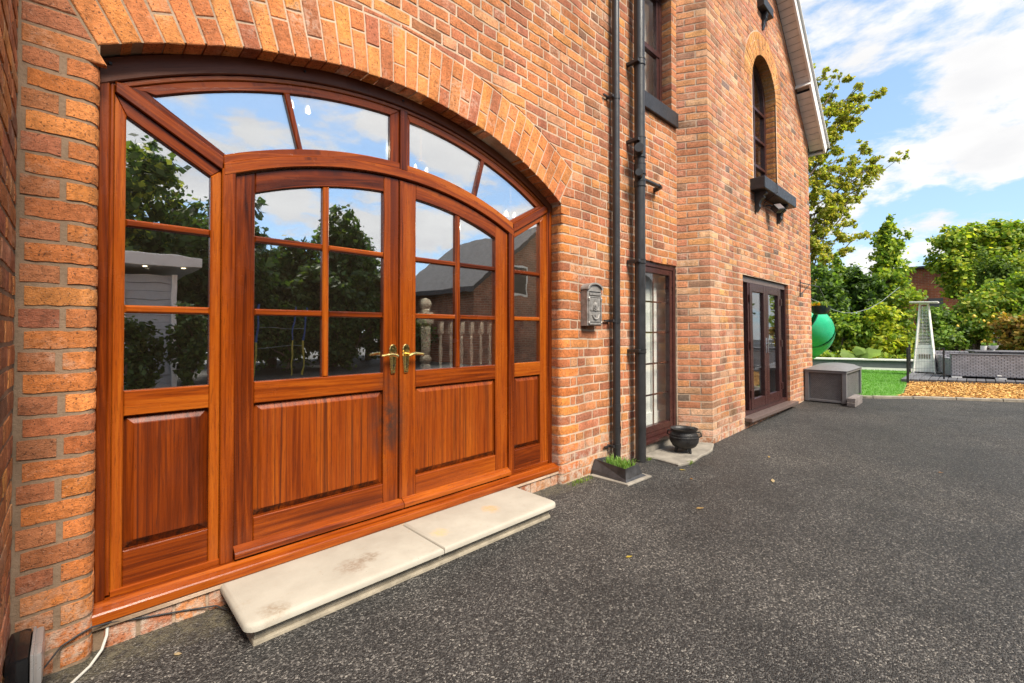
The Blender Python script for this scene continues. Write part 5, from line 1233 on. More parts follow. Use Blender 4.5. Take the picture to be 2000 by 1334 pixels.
Mh = Matrix.Translation((hc[0], hc[1], 1.93)) @ Matrix.Rotation(R(2), 4, 'X'); g = G(); g.box(-.25, .25, -.26, .26, -.012, .02, .008, Mh); g.box(-.09, .09, -.09, .09, -.05, -.011, .004, Mh); ph.part('top_plate', g.mesh(), MA['steel'])
# ================================================================== rattan furniture
so_ = Thing('rattan_sofa', 'long grey rattan sofa seen from behind on the deck', 'sofa', (14.3, -2.8, .2))
th_ = math.atan2(-.968, .25); dv = Vector((math.cos(th_), math.sin(th_), 0)); nv = Vector((-dv.y, dv.x, 0)); O_ = Vector((13.986, -1.89, 0))
def fbox(th, name, t0, t1, n0, n1, z0, z1, mat, b=.012, O=O_):
    M = Matrix(((dv.x, nv.x, 0, O.x), (dv.y, nv.y, 0, O.y), (0, 0, 1, 0), (0, 0, 0, 1))); g_ = G(); g_.box(t0, t1, n0, n1, z0, z1, b, M); return th.part(name, g_.mesh(), MA[mat])
fbox(so_, 'backrest', 0, 2.3, 0, .12, .235, .715, 'rattan', .02); fbox(so_, 'top_rail', -.01, 2.31, -.008, .128, .71, .728, 'rattanplain', .006)
fbox(so_, 'seat', .0, 2.3, .12, .75, .235, .48, 'rattan'); fbox(so_, 'arm', -.0, .12, .13, .75, .48, .62, 'rattan'); fbox(so_, 'arm', 2.18, 2.3, .13, .75, .48, .62, 'rattan')
for i in range(3): fbox(so_, 'cushion', .16 + i * .68, .82 + i * .68, .14, .26, .5, .745, 'cushion', .04)
for t_ in (.06, .75, 1.5, 2.2): fbox(so_, 'foot', t_ - .05, t_ + .12, .01, .05, .196, .236, 'ceramic', .003)
fbox(so_, 'clip', .72, .79, -.014, .0, .262, .285, 'ceramic', .003)
ac_ = Thing('rattan_armchair', 'grey rattan armchair tucked behind the end of the sofa', 'armchair', (14.9, -1.9, .2))
fbox(ac_, 'arm', 0, .12, .86, 1.36, .235, .66, 'rattan', .02); fbox(ac_, 'back', 0, .62, 1.37, 1.49, .235, .74, 'rattan', .02); fbox(ac_, 'seat', .125, .5, .86, 1.365, .235, .45, 'rattan', .02); fbox(ac_, 'arm', .505, .62, .86, 1.36, .235, .66, 'rattan', .02)
tb = Thing('rattan_table', 'grey rattan table with glass top behind the sofa', 'table', (15.6, -2.8, .2))
fbox(tb, 'top', .75, 2.3, 1.5, 2.2, .72, .75, 'rattanplain'); fbox(tb, 'base', .85, 2.2, 1.6, 2.1, .21, .72, 'rattan')
def pot_plant(name, label, x_, y_, z_, r_, h_, prof):
    t = Thing(name, label, 'pot plant', (x_, y_, z_)); g_ = G(); g_.lathe(prof, (x_, y_, z_), 16); t.part('pot', smooth_angle(g_.mesh(), 50), MA['ceramic'])
    t.part('foliage', blades(x_, y_, z_ + h_, r_ * .6, r_ * .6, 60, .10, .008, seed=int(x_ * 100)), MA['leaf'])
pz = fbox(tb, 'tray', .80, 1.2, 1.6, 1.9, .75, .756, 'rattanplain', .002)
pA = O_ + dv * .98 + nv * 1.75; pB = O_ + dv * 1.14 + nv * 1.75
pot_plant('square_pot', 'small white straight sided pot plant on the rattan table', pA.x, pA.y, .757, .06, .1, [(.055, 0), (.062, .11), (.055, .11), (.05, .1)])
pot_plant('bowl_pot', 'small white footed bowl plant on the rattan table', pB.x, pB.y, .757, .09, .1, [(.035, 0), (.03, .02), (.075, .06), (.098, .12), (.09, .12), (.07, .1)])
# ================================================================== wire fence
fc = Thing('wire_fence', 'low black mesh fence beside the patio heater', 'fence', (12.95, -1.25, .1))
FP = [(12.62, -1.255), (15.9, -1.03)]
g = G(); g.box(12.58, 12.62, -1.30, -1.26, .1, .87, .004); fc.part('post', g.mesh(), MA['wire']); g = G(); g.box(13.44, 13.47, -1.81, -1.78, .1, .87, .003); fc.part('post', g.mesh(), MA['wire']); g = G(); g.box(16.02, 16.05, -1.05, -1.02, .1, .87, .003); fc.part('post', g.mesh(), MA['wire'])
def wires(a, b, name):
    g_ = G(); L = math.hypot(b[0] - a[0], b[1] - a[1])
    for i in range(6): z_ = .16 + i * .14; g_.tube([(*a, z_), (*b, z_)], .0025, 4)
    n_ = int(L / .075)
    for i in range(n_ + 1): t = i / n_; p = (a[0] + (b[0] - a[0]) * t, a[1] + (b[1] - a[1]) * t); g_.tube([(*p, .13), (*p, .87)], .0011, 3)
    fc.part(name, g_.mesh(), MA['wire'])
wires((12.6, -1.28), (13.45, -1.79), 'mesh_panel'); wires((12.6, -1.28), (16.03, -1.03), 'mesh_panel')
# ================================================================== slide, basket, rope
sd_ = Thing('tube_slide', 'bright green spiral tube slide behind the gable corner', 'slide', (13.3, .75, .1))
def ringtube(path, r_, n_=24): g_ = G(); g_.tube(path, r_, n_, cap=False); return smooth_angle(g_.mesh(), 50)
cxs, cys = 13.22, 1.02
pth = []
for i in range(25):
    q = R(-190 + i * 13); pth.append((cxs + .45 * math.cos(q), cys + .45 * math.sin(q), 1.73 - i * .062))
for i0 in range(0, 24, 4):
    sd_.part('tube_section', ringtube(pth[i0:i0 + 5], .47), MA['slide'])
    a, b = Vector(pth[i0]), Vector(pth[i0 + 1]); d = (b - a).normalized() * .015
    g = G(); g.tube([a - d * .8, a + d * .8], .488, 24, cap=False); sd_.part('flange', smooth_angle(g.mesh()), MA['darkgreen'])
for x_, y_ in ((12.9, 1.3), (13.5, 1.5)): g = G(); g.tube([(x_, y_, .1), (x_, y_, 1.2)], .035, 8); sd_.part('support', g.mesh(), MA['steel'])
hb = Thing('hanging_basket', 'dark green hanging basket of yellow flowers on a wall bracket', 'basket', (9.68, -.36, 1.5))
bc = (9.66, -.345, 1.53)
g = G(); g.lathe([(.09, 0), (.125, .03), (.165, .13), (.168, .15), (.155, .15), (.14, .1)], bc, 20); hb.part('bowl', smooth_angle(g.mesh(), 50), MA['darkgreen'])
for a in (0, 120, 240): g = G(); g.tube([(bc[0] + .16 * math.cos(R(a)), bc[1] + .16 * math.sin(R(a)), bc[2] + .14), (bc[0] - .02, bc[1], 2.0)], .003, 5); hb.part('chain', g.mesh(), MA['wire'])
hb.part('foliage', blades(bc[0], bc[1], bc[2] + .12, .13, .13, 220, .13, .012, ((.10, .22, .04), (.35, .42, .12)), .8, 4), MA['leaf'])
hb.part('flowers', blades(bc[0] - .07, bc[1] + .07, bc[2] + .15, .08, .10, 90, .07, .014, ((.75, .45, .02), (.85, .62, .05)), .9, 5), MA['leaf'])
bk = Thing('basket_bracket', 'black triangular iron bracket on the gable wall holding the basket', 'bracket', (8.45, GY, 1.8))
g = G(); g.tube([(8.47, GY - .01, 1.78), (8.47, GY - .01, 2.06)], .008, 6); bk.part('back_bar', g.mesh(), MA['wire']); g = G(); g.tube([(8.47, GY - .01, 2.02), (9.64, -.34, 2.02)], .008, 6); bk.part('arm', g.mesh(), MA['wire']); g = G(); g.tube([(8.48, GY - .01, 1.82), (9.0, -.325, 2.01)], .006, 6); bk.part('brace', g.mesh(), MA['wire'])
g = G(); g.tube([(10.2, .1, 1.95), (10.9, -.1, 1.80), (12.02, -.08, 1.70), (13.1, -.1, 1.655), (14.24, -.14, 1.69), (15.4, -.25, 1.82), (16.63, -.37, 2.05), (18.6, -.6, 2.6)], .007, 6); single('washing_line', smooth_angle(g.mesh()), MA['rope'], 'pale sagging washing line in front of the hedge', 'rope')

# ================================================================== vegetation
def leaves(clumps, size, cols, seed, up=.35, shape=1.0, droop=0.0):
    """clumps: list of (centre, (rx,ry,rz), count). leaf sized rhombs spread through each clump"""
    r_ = np.random.default_rng(seed); Cs = []; Ns = []
    for c, rad, n_ in clumps:
        k = max(1, int(n_ * 1.7) // 26); u = r_.normal(size=(k, 3)); u /= np.linalg.norm(u, axis=1)[:, None]; rr = r_.uniform(.35, 1.0, (k, 1)) ** .5
        sub = np.array(c) + u * rr * np.array(rad); m_ = 26
        off = r_.normal(0, 1, (k, m_, 3)) * (np.array(rad) * .14 + .02)
        Cs.append((sub[:, None] + off).reshape(-1, 3)); nrm = np.repeat(u, m_, 0); Ns.append(nrm)
    P = np.concatenate(Cs); Nn = np.concatenate(Ns); n_ = len(P)
    nr = Nn * .55 + r_.normal(0, .55, (n_, 3)) + np.array([0, 0, up]); nr /= np.linalg.norm(nr, axis=1)[:, None]
    t = r_.normal(size=(n_, 3)); t[:, 2] -= droop; t -= nr * (t * nr).sum(1)[:, None]; t /= np.linalg.norm(t, axis=1)[:, None] + 1e-9
    b = np.cross(nr, t); s_ = size * r_.uniform(.6, 1.3, (n_, 1)); w = s_ * .36 * shape
    V = np.stack([P - t * s_ * .5, P - t * s_ * .05 + b * w - nr * s_ * .06, P + t * s_ * .5 - nr * s_ * .12, P - t * s_ * .05 - b * w - nr * s_ * .06], 1).reshape(-1, 3)
    F = np.arange(n_ * 4).reshape(-1, 4)
    F = np.concatenate([F[:, [0, 1, 2]], F[:, [0, 2, 3]]], 0)
    me = bpy.data.meshes.new('m'); me.vertices.add(len(V)); me.vertices.foreach_set('co', V.astype(np.float32).ravel())
    me.loops.add(len(F) * 3); me.loops.foreach_set('vertex_index', F.astype(np.int32).ravel()); me.polygons.add(len(F)); me.polygons.foreach_set('loop_start', np.arange(0, len(F) * 3, 3, dtype=np.int32)); me.update(calc_edges=True)
    ci = r_.integers(0, len(cols), n_); base = np.array(cols)[ci] * r_.uniform(.65, 1.35, (n_, 1))
    T = np.repeat(np.c_[base, np.ones(n_)], 4, 0); at = me.attributes.new('tint', 'FLOAT_COLOR', 'POINT'); at.data.foreach_set('color', T.astype(np.float32).ravel()); return me
GREEN = [(0.154, 0.259, 0.036), (0.210, 0.324, 0.045), (0.110, 0.201, 0.032), (0.285, 0.382, 0.058)]; LIME = [(0.346, 0.428, 0.043), (0.475, 0.523, 0.060), (0.237, 0.333, 0.037), (0.638, 0.602, 0.081)]
DARK = [(0.059, 0.111, 0.024), (0.083, 0.143, 0.031), (0.045, 0.090, 0.020)]; OLIVE = [(0.345, 0.369, 0.059), (0.451, 0.438, 0.078), (0.239, 0.277, 0.050), (0.558, 0.461, 0.098)]; YELL = [(0.455, 0.506, 0.044), (0.582, 0.569, 0.057), (0.304, 0.405, 0.037), (0.202, 0.316, 0.037)]
def tree(name, label, trunk, limbs, clumps, size, cols, seed, cat='tree', group=None, up=.35, shape=1.0, kids=None):
    t = Thing(name, label, cat, trunk[0][0] if isinstance(trunk[0][0], (list, tuple)) else (0, 0, 0), group)
    g_ = G(); g_.tube([p for p, _ in trunk], [r_ for _, r_ in trunk], 9)
    for L_ in limbs: g_.tube([p for p, _ in L_], [r_ for _, r_ in L_], 6)
    t.part('trunk', smooth_angle(g_.mesh(), 60), MA['bark']); t.part('crown', leaves(clumps, size, cols, seed, up, shape), MA['leaf']); return t
r_t = random.Random(11)
def limb(a, b, r0, r1, sag=.1):
    a, b = Vector(a), Vector(b); m1 = a.lerp(b, .35) + Vector((r_t.uniform(-.1, .1), r_t.uniform(-.1, .1), sag)); m2 = a.lerp(b, .7) + Vector((r_t.uniform(-.1, .1), r_t.uniform(-.1, .1), sag)); return [(tuple(a), r0), (tuple(m1), r0 * .75 + r1 * .25), (tuple(m2), r0 * .4 + r1 * .6), (tuple(b), r1)]
# tall airy tree behind the gable
TC = [(22.37, 2.26, 11.5), (22.99, 1.66, 11.64), (23.38, 1.29, 11.25), (23.92, .77, 11.15), (22.54, 2.12, 10.47), (23.16, 1.53, 10.25), (23.7, .93, 10.4), (22.39, 2.28, 9.5), (22.9, 1.75, 9.5), (22.4, 2.29, 8.6), (23.01, 1.69, 8.64), (23.63, 1.09, 8.6), (24.25, .5, 8.43), (24.64, .13, 8.26), (22.56, 2.14, 7.6), (23.33, 1.4, 7.75), (23.95, .8, 7.65), (22.42, 2.3, 6.71), (23.03, 1.71, 6.61), (23.4, 1.3, 6.6), (22.58, 2.16, 5.64), (23.19, 1.57, 5.6), (23.6, 1.15, 5.3), (22.43, 2.32, 4.7), (21.7, 2.9, 10.8), (21.6, 3.0, 7.6), (21.5, 3.0, 9.2), (20.9, 3.6, 8.5), (20.8, 3.7, 10), (21.2, 3.4, 6.2)]
tops = [(21.6, 3.0, z_) for z_ in (4.4, 5.6, 6.8, 8.0, 9.2)]
tl_ = []; tcl = []; tq = random.Random(3)
for c in TC + [(43.2 - x_ * 1.0, 6.0 - y_ * 1.0, z_ + .2) for x_, y_, z_ in TC[::2]] + [(21.6, 3.0, 11.9), (21.9, 3.3, 11.2), (21.2, 2.8, 11.4), (22.0, 3.6, 9.6), (21.0, 2.3, 8.8)]:
    a = (21.6, 3.0, max(2.5, c[2] - 2.2 - tq.uniform(0, .8))); L_ = limb(a, c, .05, .008, -.12); tl_.append(L_)
    A, B = Vector(L_[1][0]), Vector(L_[3][0])
    for k in range(5):
        t = .15 + .85 * k / 4; p = A.lerp(B, t) + Vector((tq.uniform(-.22, .22), tq.uniform(-.22, .22), tq.uniform(-.16, .22))); rr = tq.uniform(.16, .30) * (1.15 - .45 * t)
        tcl.append((tuple(p), (rr * 1.2, rr * 1.2, rr), int(120 * tq.uniform(.6, 1.2))))
        e = p + Vector((tq.uniform(-.4, .4), tq.uniform(-.4, .4), tq.uniform(.0, .35))); tl_.append([(tuple(A.lerp(B, t)), .014), (tuple(A.lerp(B, t).lerp(e, .5)), .009), (tuple(e), .004)]); tcl.append((tuple(e), (.2, .2, .15), 60))
tree('tall_tree', 'tall airy tree with yellowing leaves rising behind the gable', [((21.6, 3.0, .05), .28), ((21.62, 3.0, 4), .22), ((21.58, 3.02, 8), .14), ((21.6, 3.0, 11), .05)], tl_, tcl, .12, OLIVE + LIME[:2] + [(.42, .36, .06)], 21, up=.5)
def column_clumps(x_, y_, z0, z1, r0, n_, seed, wob=.25, per=260):
    q = random.Random(seed); out = []
    for i in range(n_):
        t = i / (n_ - 1); z_ = z0 + (z1 - z0) * t; rr = r0 * (1.0 - .75 * max(0, t - .45) / .55) * q.uniform(.8, 1.15)
        out.append(((x_ + q.uniform(-wob, wob) * rr, y_ + q.uniform(-wob, wob) * rr, z_), (rr, rr, (z1 - z0) / n_ * .9), int(per * (.5 + rr / r0 * .5))))
    return out
def stem(x_, y_, z1, r_=.12): return [((x_, y_, .05), r_), ((x_ + .03, y_, z1 * .5), r_ * .8), ((x_, y_ + .03, z1), r_ * .3)]
tree('ivy_post', 'slim ivy covered trunk with a bare broken tip beside the gable', stem(20.6, 1.32, 3.9, .13), [], column_clumps(20.6, 1.32, .4, 3.75, .52, 9, 3), .13, GREEN + LIME[:1], 22)
tree('ivy_conifer', 'tall pointed ivy clad tree left of the brick outbuilding', stem(21.95, .0, 5.0, .18), [], column_clumps(21.95, .05, .3, 5.0, .80, 14, 4, per=480) + [((21.9, -.0, 5.25), (.18, .18, .28), 90), ((21.9, .3, 4.7), (.25, .25, .3), 120), ((22.0, -.42, 4.5), (.22, .22, .4), 120)], .14, GREEN + LIME[:2], 23)
# big ivy covered mass
bc_ = [((25.0, -1.25, 4.9), (.7, .6, .45), 900), ((25.6, -1.9, 4.95), (.7, .6, .5), 900), ((26.2, -2.5, 5.05), (.7, .6, .5), 900), ((26.6, -3.0, 5.0), (.6, .55, .5), 800), ((24.9, -1.2, 4.0), (.75, .6, .6), 900), ((25.7, -1.95, 4.0), (.8, .7, .6), 900), ((26.4, -2.7, 4.1), (.8, .7, .6), 900), ((25.2, -1.55, 3.1), (.8, .7, .6), 900), ((26.0, -2.3, 3.1), (.9, .8, .6), 900), ((26.7, -3.1, 3.3), (.7, .6, .6), 700), ((25.6, -2.1, 2.3), (.8, .7, .6), 700), ((26.4, -2.9, 2.3), (.9, .8, .6), 700), ((25.9, -2.5, 1.5), (1.0, .9, .6), 600)]
bc_ = [((c[0] + .3, c[1] - .32, c[2]), r_, n_) for c, r_, n_ in bc_]
tree('ivy_mass', 'big flat topped ivy covered tree behind the patio heater', stem(25.8, -2.2, 4.8, .3), [], bc_, .17, LIME + GREEN, 24, up=.55)
def bush(name, label, c, rad, n_, size, cols, seed, parts=7, up=.35, shape=1.0, cat='bush', group='shrubs behind the planter wall'):
    q = random.Random(seed); cl = [((c[0] + q.uniform(-.55, .55) * rad[0], c[1] + q.uniform(-.55, .55) * rad[1], c[2] + q.uniform(-.5, .6) * rad[2]), (rad[0] * .5, rad[1] * .5, rad[2] * .45), n_ // parts) for _ in range(parts)]
    st_ = [((c[0], c[1], .08), .05), ((c[0] + .05, c[1] + .05, c[2] * .6), .035), ((c[0], c[1], c[2]), .015)]
    lm_ = [limb((c[0], c[1], .3), k[0], .03, .008, .05) for k in cl]
    return tree(name, label, st_, lm_, cl, size, cols, seed, cat, group, up, shape)
bush('laurel_hedge', 'dark laurel hedge behind the green slide', (19.6, 1.75, 2.0), (1.0, 1.1, 1.7), 4200, .16, DARK + GREEN[:2], 31, 9)
bush('dark_shrub', 'dark glossy shrub between the ivy post and the pointed tree', (21.0, .75, 2.3), (.8, .7, 1.3), 2600, .17, DARK + GREEN[:1], 32)
bush('green_shrub', 'mid green leafy shrub directly behind the lawn', (18.2, .75, 1.0), (.8, .9, .8), 2600, .13, GREEN + LIME[:1], 33)
bush('yellow_shrub', 'bright yellow green shrub left of the patio heater', (18.6, -.2, 1.2), (.75, .75, .95), 3200, .14, YELL + LIME, 34)
bush('lime_shrub', 'arching lime green shrub above the lawn', (18.4, .25, 1.0), (.7, .7, .7), 2000, .14, LIME + GREEN[:1], 35)
bush('round_shrub', 'rounded green shrub right of the patio heater', (19.2, -1.75, 1.15), (.85, .8, .85), 3000, .11, GREEN + [(.12, .19, .06)], 36)
bush('feathery_shrub', 'tall feathery green shrub behind the fruit tree', (22.5, -2.75, 2.5), (.55, .55, 1.7), 2600, .12, [(.12, .19, .03), (.15, .22, .04), (.09, .15, .025)], 37, 8)
bush('end_shrub', 'loose green shrub at the far end of the border', (20.5, -3.3, 1.9), (1.0, 1.0, 1.7), 3200, .14, LIME[:3] + GREEN, 38, 9)
bush('amber_shrub', 'amber leaved shrub behind the rattan table', (18.7, -3.0, 1.1), (.6, .6, .8), 1300, .12, [(.35, .20, .04), (.20, .22, .04), (.42, .28, .06)], 39)
bush('back_hedge', 'tall dark hedge at the back of the garden', (27.5, 3.5, 2.4), (1.8, 2.2, 1.9), 4200, .2, DARK + GREEN, 40, 9)
bush('far_shrub', 'dark shrub under the brick outbuilding', (24.0, -.9, .8), (.8, .7, .6), 1800, .15, GREEN + DARK, 42)
bush('border_shrub', 'green shrub past the end of the rattan sofa', (18.6, -5.6, 1.1), (1.0, 1.0, 1.0), 2600, .13, GREEN + LIME[:1], 43)
bush('border_shrub', 'tall dark shrub at the far corner of the border', (21.5, -6.4, 1.8), (1.3, 1.3, 1.7), 3200, .16, DARK + GREEN, 44)
bush('border_shrub', 'low lime shrub by the kerb beyond the deck', (16.5, -7.0, .7), (.9, .9, .6), 1800, .12, LIME + GREEN[:1], 45)
bush('border_shrub', 'broad hedge shrub closing the right of the garden', (19.5, -9.0, 1.5), (1.6, 1.5, 1.4), 3600, .16, DARK + GREEN[:2], 46)
bush('border_shrub', 'broad hedge shrub behind the slide beyond the gable', (17.5, 4.2, 1.4), (1.4, 1.5, 1.3), 3200, .16, DARK + GREEN[:2], 47)
bush('border_shrub', 'tall hedge shrub at the back left of the lawn', (16.0, 7.0, 1.8), (1.6, 1.6, 1.6), 3400, .17, DARK + GREEN, 48)
ft = bush('fruit_tree', 'small garden tree hung with yellow fruit', (19.6, -2.35, 1.7), (.75, .7, 1.0), 2400, .11, GREEN + OLIVE[:2], 41, 8, cat='tree', group='fruit trees')
q = random.Random(9)
for _ in range(18):
    p = (19.0 + q.uniform(-.3, .2), -2.3 + q.uniform(-.5, .5), 1.25 + q.uniform(-.45, .5)); g = G(); g.lathe([(.006, .05), (.03, .035), (.042, .0), (.03, -.035), (.006, -.045)][::-1], p, 10); ft.part('fruit', smooth_angle(g.mesh(), 80), MA['fruit'])
# big leaved plant over the planter wall
gp = Thing('rhubarb_plant', 'low plant with very large pale green leaves over the planter wall', 'plant', (16.4, .1, .4))
for (dx, dy, dz, s_, a) in ((0, -.1, .10, .32, -30), (.1, .35, .08, .26, 40), (-.05, .75, .06, .22, 100), (.15, .1, .2, .2, 10)):
    V = [(0, 0, 0)]; n_ = 12
    for i in range(n_): t = 2 * math.pi * i / n_; rr = s_ * (1 if i % 2 else .82); V.append((rr * math.cos(t), rr * math.sin(t), -.05 + .05 * math.sin(2 * t)))
    M = Matrix.Translation((16.42 + dx, .0 + dy, .48 + dz)) @ Matrix.Rotation(R(a), 4, 'Z') @ Matrix.Rotation(R(-38), 4, 'Y')
    me = mesh_of([M @ Vector(v) for v in V], [(0, i + 1, (i + 1) % n_ + 1) for i in range(n_)], {'tint': ('FLOAT_COLOR', [(.20, .30, .06, 1)] * len(V))}); gp.part('leaf', me, MA['leaf'])
gc = []
for i in range(26): t = -2.5 + i * .26; p = wl(t, .7 + (i % 3) * .3, .45); gc.append((p, (.28, .28, .12), 90))
single('ground_cover', leaves(gc, .09, GREEN + LIME, 55), MA['leaf'], 'low leafy ground cover in the planter bed', 'plants', kind='stuff')
# brick outbuildings beyond the shrubs
ob = Thing('brick_outbuilding', 'orange brick outbuilding half hidden by ivy', 'building', (30, -.7, 0))
g = G(); g.box(29.2, 33, -2.6, .9, 0, 4.2); ob.part('wall', g.mesh(), MA['fbrick'])
V = [(29.0, 1.1, 4.2), (29.0, -2.8, 4.2), (33.2, -2.8, 4.2), (33.2, 1.1, 4.2), (29.0, 1.1, 4.3), (29.0, -2.8, 4.3), (31.1, -2.8, 4.42), (31.1, 1.1, 4.42), (33.2, -2.8, 4.3), (33.2, 1.1, 4.3)]
ob.part('roof', mesh_of(V, [(0, 1, 2, 3), (4, 7, 6, 5), (7, 9, 8, 6), (0, 4, 5, 1), (2, 8, 9, 3), (1, 5, 6, 8, 2), (0, 3, 9, 7, 4)]), MA['slate'])
g = G(); g.box(29.15, 29.25, -1.15, -.65, 1.75, 2.75); ob.part('window', g.mesh(), MA['grey'])
ob2 = Thing('brick_gable_house', 'far brick gabled house at the right edge behind the border', 'building', (35, -5.2, 0))
V = [(35, -7.4, 0), (35, -3.4, 0), (35, -3.4, 3.9), (35, -5.4, 6.2), (35, -7.4, 3.9), (41, -7.4, 0), (41, -3.4, 0), (41, -3.4, 3.9), (41, -5.4, 6.2), (41, -7.4, 3.9)]
ob2.part('wall', mesh_of(V, [(0, 1, 2, 3, 4), (9, 8, 7, 6, 5), (1, 6, 7, 2), (0, 4, 9, 5)]), MA['fbrick'])
V = [(34.8, -3.2, 3.75), (34.8, -5.4, 6.3), (41.2, -5.4, 6.3), (41.2, -3.2, 3.75), (34.8, -7.6, 3.75), (41.2, -7.6, 3.75)]; V += [(v[0], v[1], v[2] + .12) for v in V]
ob2.part('roof', mesh_of(V, [(0, 3, 2, 1), (1, 2, 5, 4), (6, 7, 8, 9), (7, 10, 11, 8), (0, 1, 7, 6), (1, 4, 10, 7), (0, 6, 9, 3), (4, 5, 11, 10)]), MA['slate'])
# ================================================================== opposite side of the drive (seen in the door glass)
BACKLIT = [(.046, .086, .024), (.066, .115, .030), (.030, .060, .018), (.100, .145, .040)]  # leaf greens darkened in the colour itself to imitate backlit foliage
def rtree(name, label, x_, y_, h, rad, seed, cols=BACKLIT, n_=9000, size=.2):
    q = random.Random(seed); cl = []
    for i in range(22):
        u = Vector((q.gauss(0, 1), q.gauss(0, 1), q.gauss(0, 1))).normalized() * q.uniform(.35, 1.0); cl.append(((x_ + u.x * rad, y_ + u.y * rad, h * .56 + u.z * h * .40), (rad * .42, rad * .42, h * .13), n_ // 22))
    lm_ = [limb((x_, y_, h * .35), c[0], .07, .012, .1) for c in cl[:9]]
    tree(name, label, [((x_, y_, -.02), .18), ((x_ + .1, y_, h * .4), .14), ((x_, y_ + .1, h * .8), .05)], lm_, cl, size, cols, seed, group='trees across the drive')
rtree('garden_tree', 'bushy tree left of the pale cabin across the drive', .3, -13.2, 6.3, 1.9, 61, OLIVE[:1] + BACKLIT)
rtree('garden_tree', 'dark tree behind the pale cabin across the drive', 2.9, -12.6, 5.1, 1.7, 62, BACKLIT)
rtree('garden_tree', 'upright dark tree in the middle across the drive', 6.4, -12.8, 5.3, 1.6, 63)
rtree('garden_tree', 'spreading tree beside the neighbouring house', 8.6, -14.6, 4.9, 1.7, 64)
rtree('garden_tree', 'slim tree right of the pale cabin across the drive', 4.7, -13.6, 4.9, 1.4, 65)
bq = random.Random(5); hcl = [((-14 + i * .9, -17 + bq.uniform(-.3, .3), 1.0 + j * 1.1 + bq.uniform(-.2, .3)), (.9, .7, .8), 420) for i in range(27) for j in range(3)]
tree('boundary_hedge', 'long tall dark boundary hedge at the far side of the drive', [((-2, -17, -.02), .1), ((-2, -17, 1.5), .07), ((-2, -17, 2.6), .02)], [], hcl, .26, BACKLIT, 77, 'hedge')
for i, (x_, w) in enumerate(((4.4, 1.3), (6.2, 1.3), (8.0, 1.3))):
    bush('hedge', ('leafy hedge across the drive, nearest the pale cabin', 'leafy hedge across the drive, middle of three', 'leafy hedge across the drive, beside the brick house')[i], (x_, -11.2, 1.15), (1.25, .7, 1.15), 2600, .13, BACKLIT, 70 + i, 9, group='hedges across the drive')
sh_ = Thing('garden_cabin', 'pale boarded garden cabin across the drive', 'cabin', (.2, -9, 0))
for i in range(15): g = G(); g.box(-2.6, 1.36, -10.6, -8.0 - .012 * (i % 2), .1 + i * .145, .1 + i * .145 + .14, .004); sh_.part('cladding_board', g.mesh(), MA['shedwall'])
g = G(); g.box(1.34, 1.42, -8.06, -7.96, .1, 2.28, .004); sh_.part('corner_trim', g.mesh(), MA['white']); g = G(); g.box(-2.9, 1.75, -10.9, -7.7, 2.42, 2.62, .01); sh_.part('roof', g.mesh(), MA['white'])
g = G(); g.box(-.2, .66, -8.0, -7.93, .15, 2.0, .004); sh_.part('door_frame', g.mesh(), MA['white']); g = G(); g.box(-.1, .56, -7.96, -7.925, .25, 1.92, .004); sh_.part('door', g.mesh(), MA['black'])
for x_ in (.9, 1.5): g = G(); g.tube([(x_, -7.85, 2.42), (x_, -7.85, 2.41)], .035, 12); sh_.part('spotlight', g.mesh(), MA['lamp'])
bush('dwarf_conifer', 'small upright conifer in front of the pale cabin', (.75, -7.2, .75), (.35, .35, .75), 1500, .09, BACKLIT, 91, 7, group='conifers by the cabin')
bush('dwarf_conifer', 'taller narrow conifer at the corner of the pale cabin', (1.45, -7.1, .85), (.38, .38, .85), 1500, .09, BACKLIT, 92, 7, group='conifers by the cabin')
nh = Thing('neighbour_house', 'brick house with steep slate gable across the drive', 'house', (13, -13, 0))
# gable facing the drive, apex to the right of what the door mirrors
V = [(9.5, -9.0, 0), (15.8, -9.0, 0), (15.8, -9.0, 2.7), (12.6, -9.0, 4.9), (9.5, -9.0, 2.7)]; V += [(v[0], -13.8, v[2]) for v in V]
nh.part('wall', mesh_of(V, [(4, 3, 2, 1, 0), (5, 6, 7, 8, 9), (0, 5, 9, 4), (1, 2, 7, 6)]), MA['hbrick'])
V = [(9.2, -8.7, 2.5), (12.6, -8.7, 5.0), (16.1, -8.7, 2.5), (9.2, -14.0, 2.5), (12.6, -14.0, 5.0), (16.1, -14.0, 2.5)]; V += [(v[0], v[1], v[2] + .16) for v in V]
nh.part('roof', mesh_of(V, [(0, 1, 4, 3), (1, 2, 5, 4), (6, 9, 10, 7), (7, 10, 11, 8), (0, 6, 7, 1), (1, 7, 8, 2), (0, 3, 9, 6), (2, 8, 11, 5)]), MA['slate'])
for x_, z_ in ((11.6, 2.5), (13.6, 2.5), (10.8, .7), (13.6, .7)): g = G(); g.box(x_ - .4, x_ + .4, -9.05, -8.97, z_, z_ + 1.1, .01); w_ = nh.part('window', g.mesh(), MA['white']); g = G(); g.box(x_ - .33, x_ + .33, -8.975, -8.955, z_ + .07, z_ + 1.03); nh.part('pane', g.mesh(), MA['black'], w_)
wing = G(); wing.box(15.8, 24, -16, -10.5, 0, 3.4); nh.part('wing', wing.mesh(), MA['hbrick'])
V = [(15.0, -10.2, 3.3), (24.4, -10.2, 3.3), (24.4, -13.2, 6.2), (15.0, -13.2, 6.2), (24.4, -16.3, 3.3), (15.0, -16.3, 3.3)]; V += [(v[0], v[1], v[2] + .14) for v in V]
nh.part('wing_roof', mesh_of(V, [(0, 3, 2, 1), (3, 5, 4, 2), (6, 7, 8, 9), (9, 8, 10, 11), (0, 1, 7, 6), (1, 2, 8, 7), (0, 6, 9, 3), (2, 4, 10, 8), (3, 9, 11, 5)]), MA['slate'])
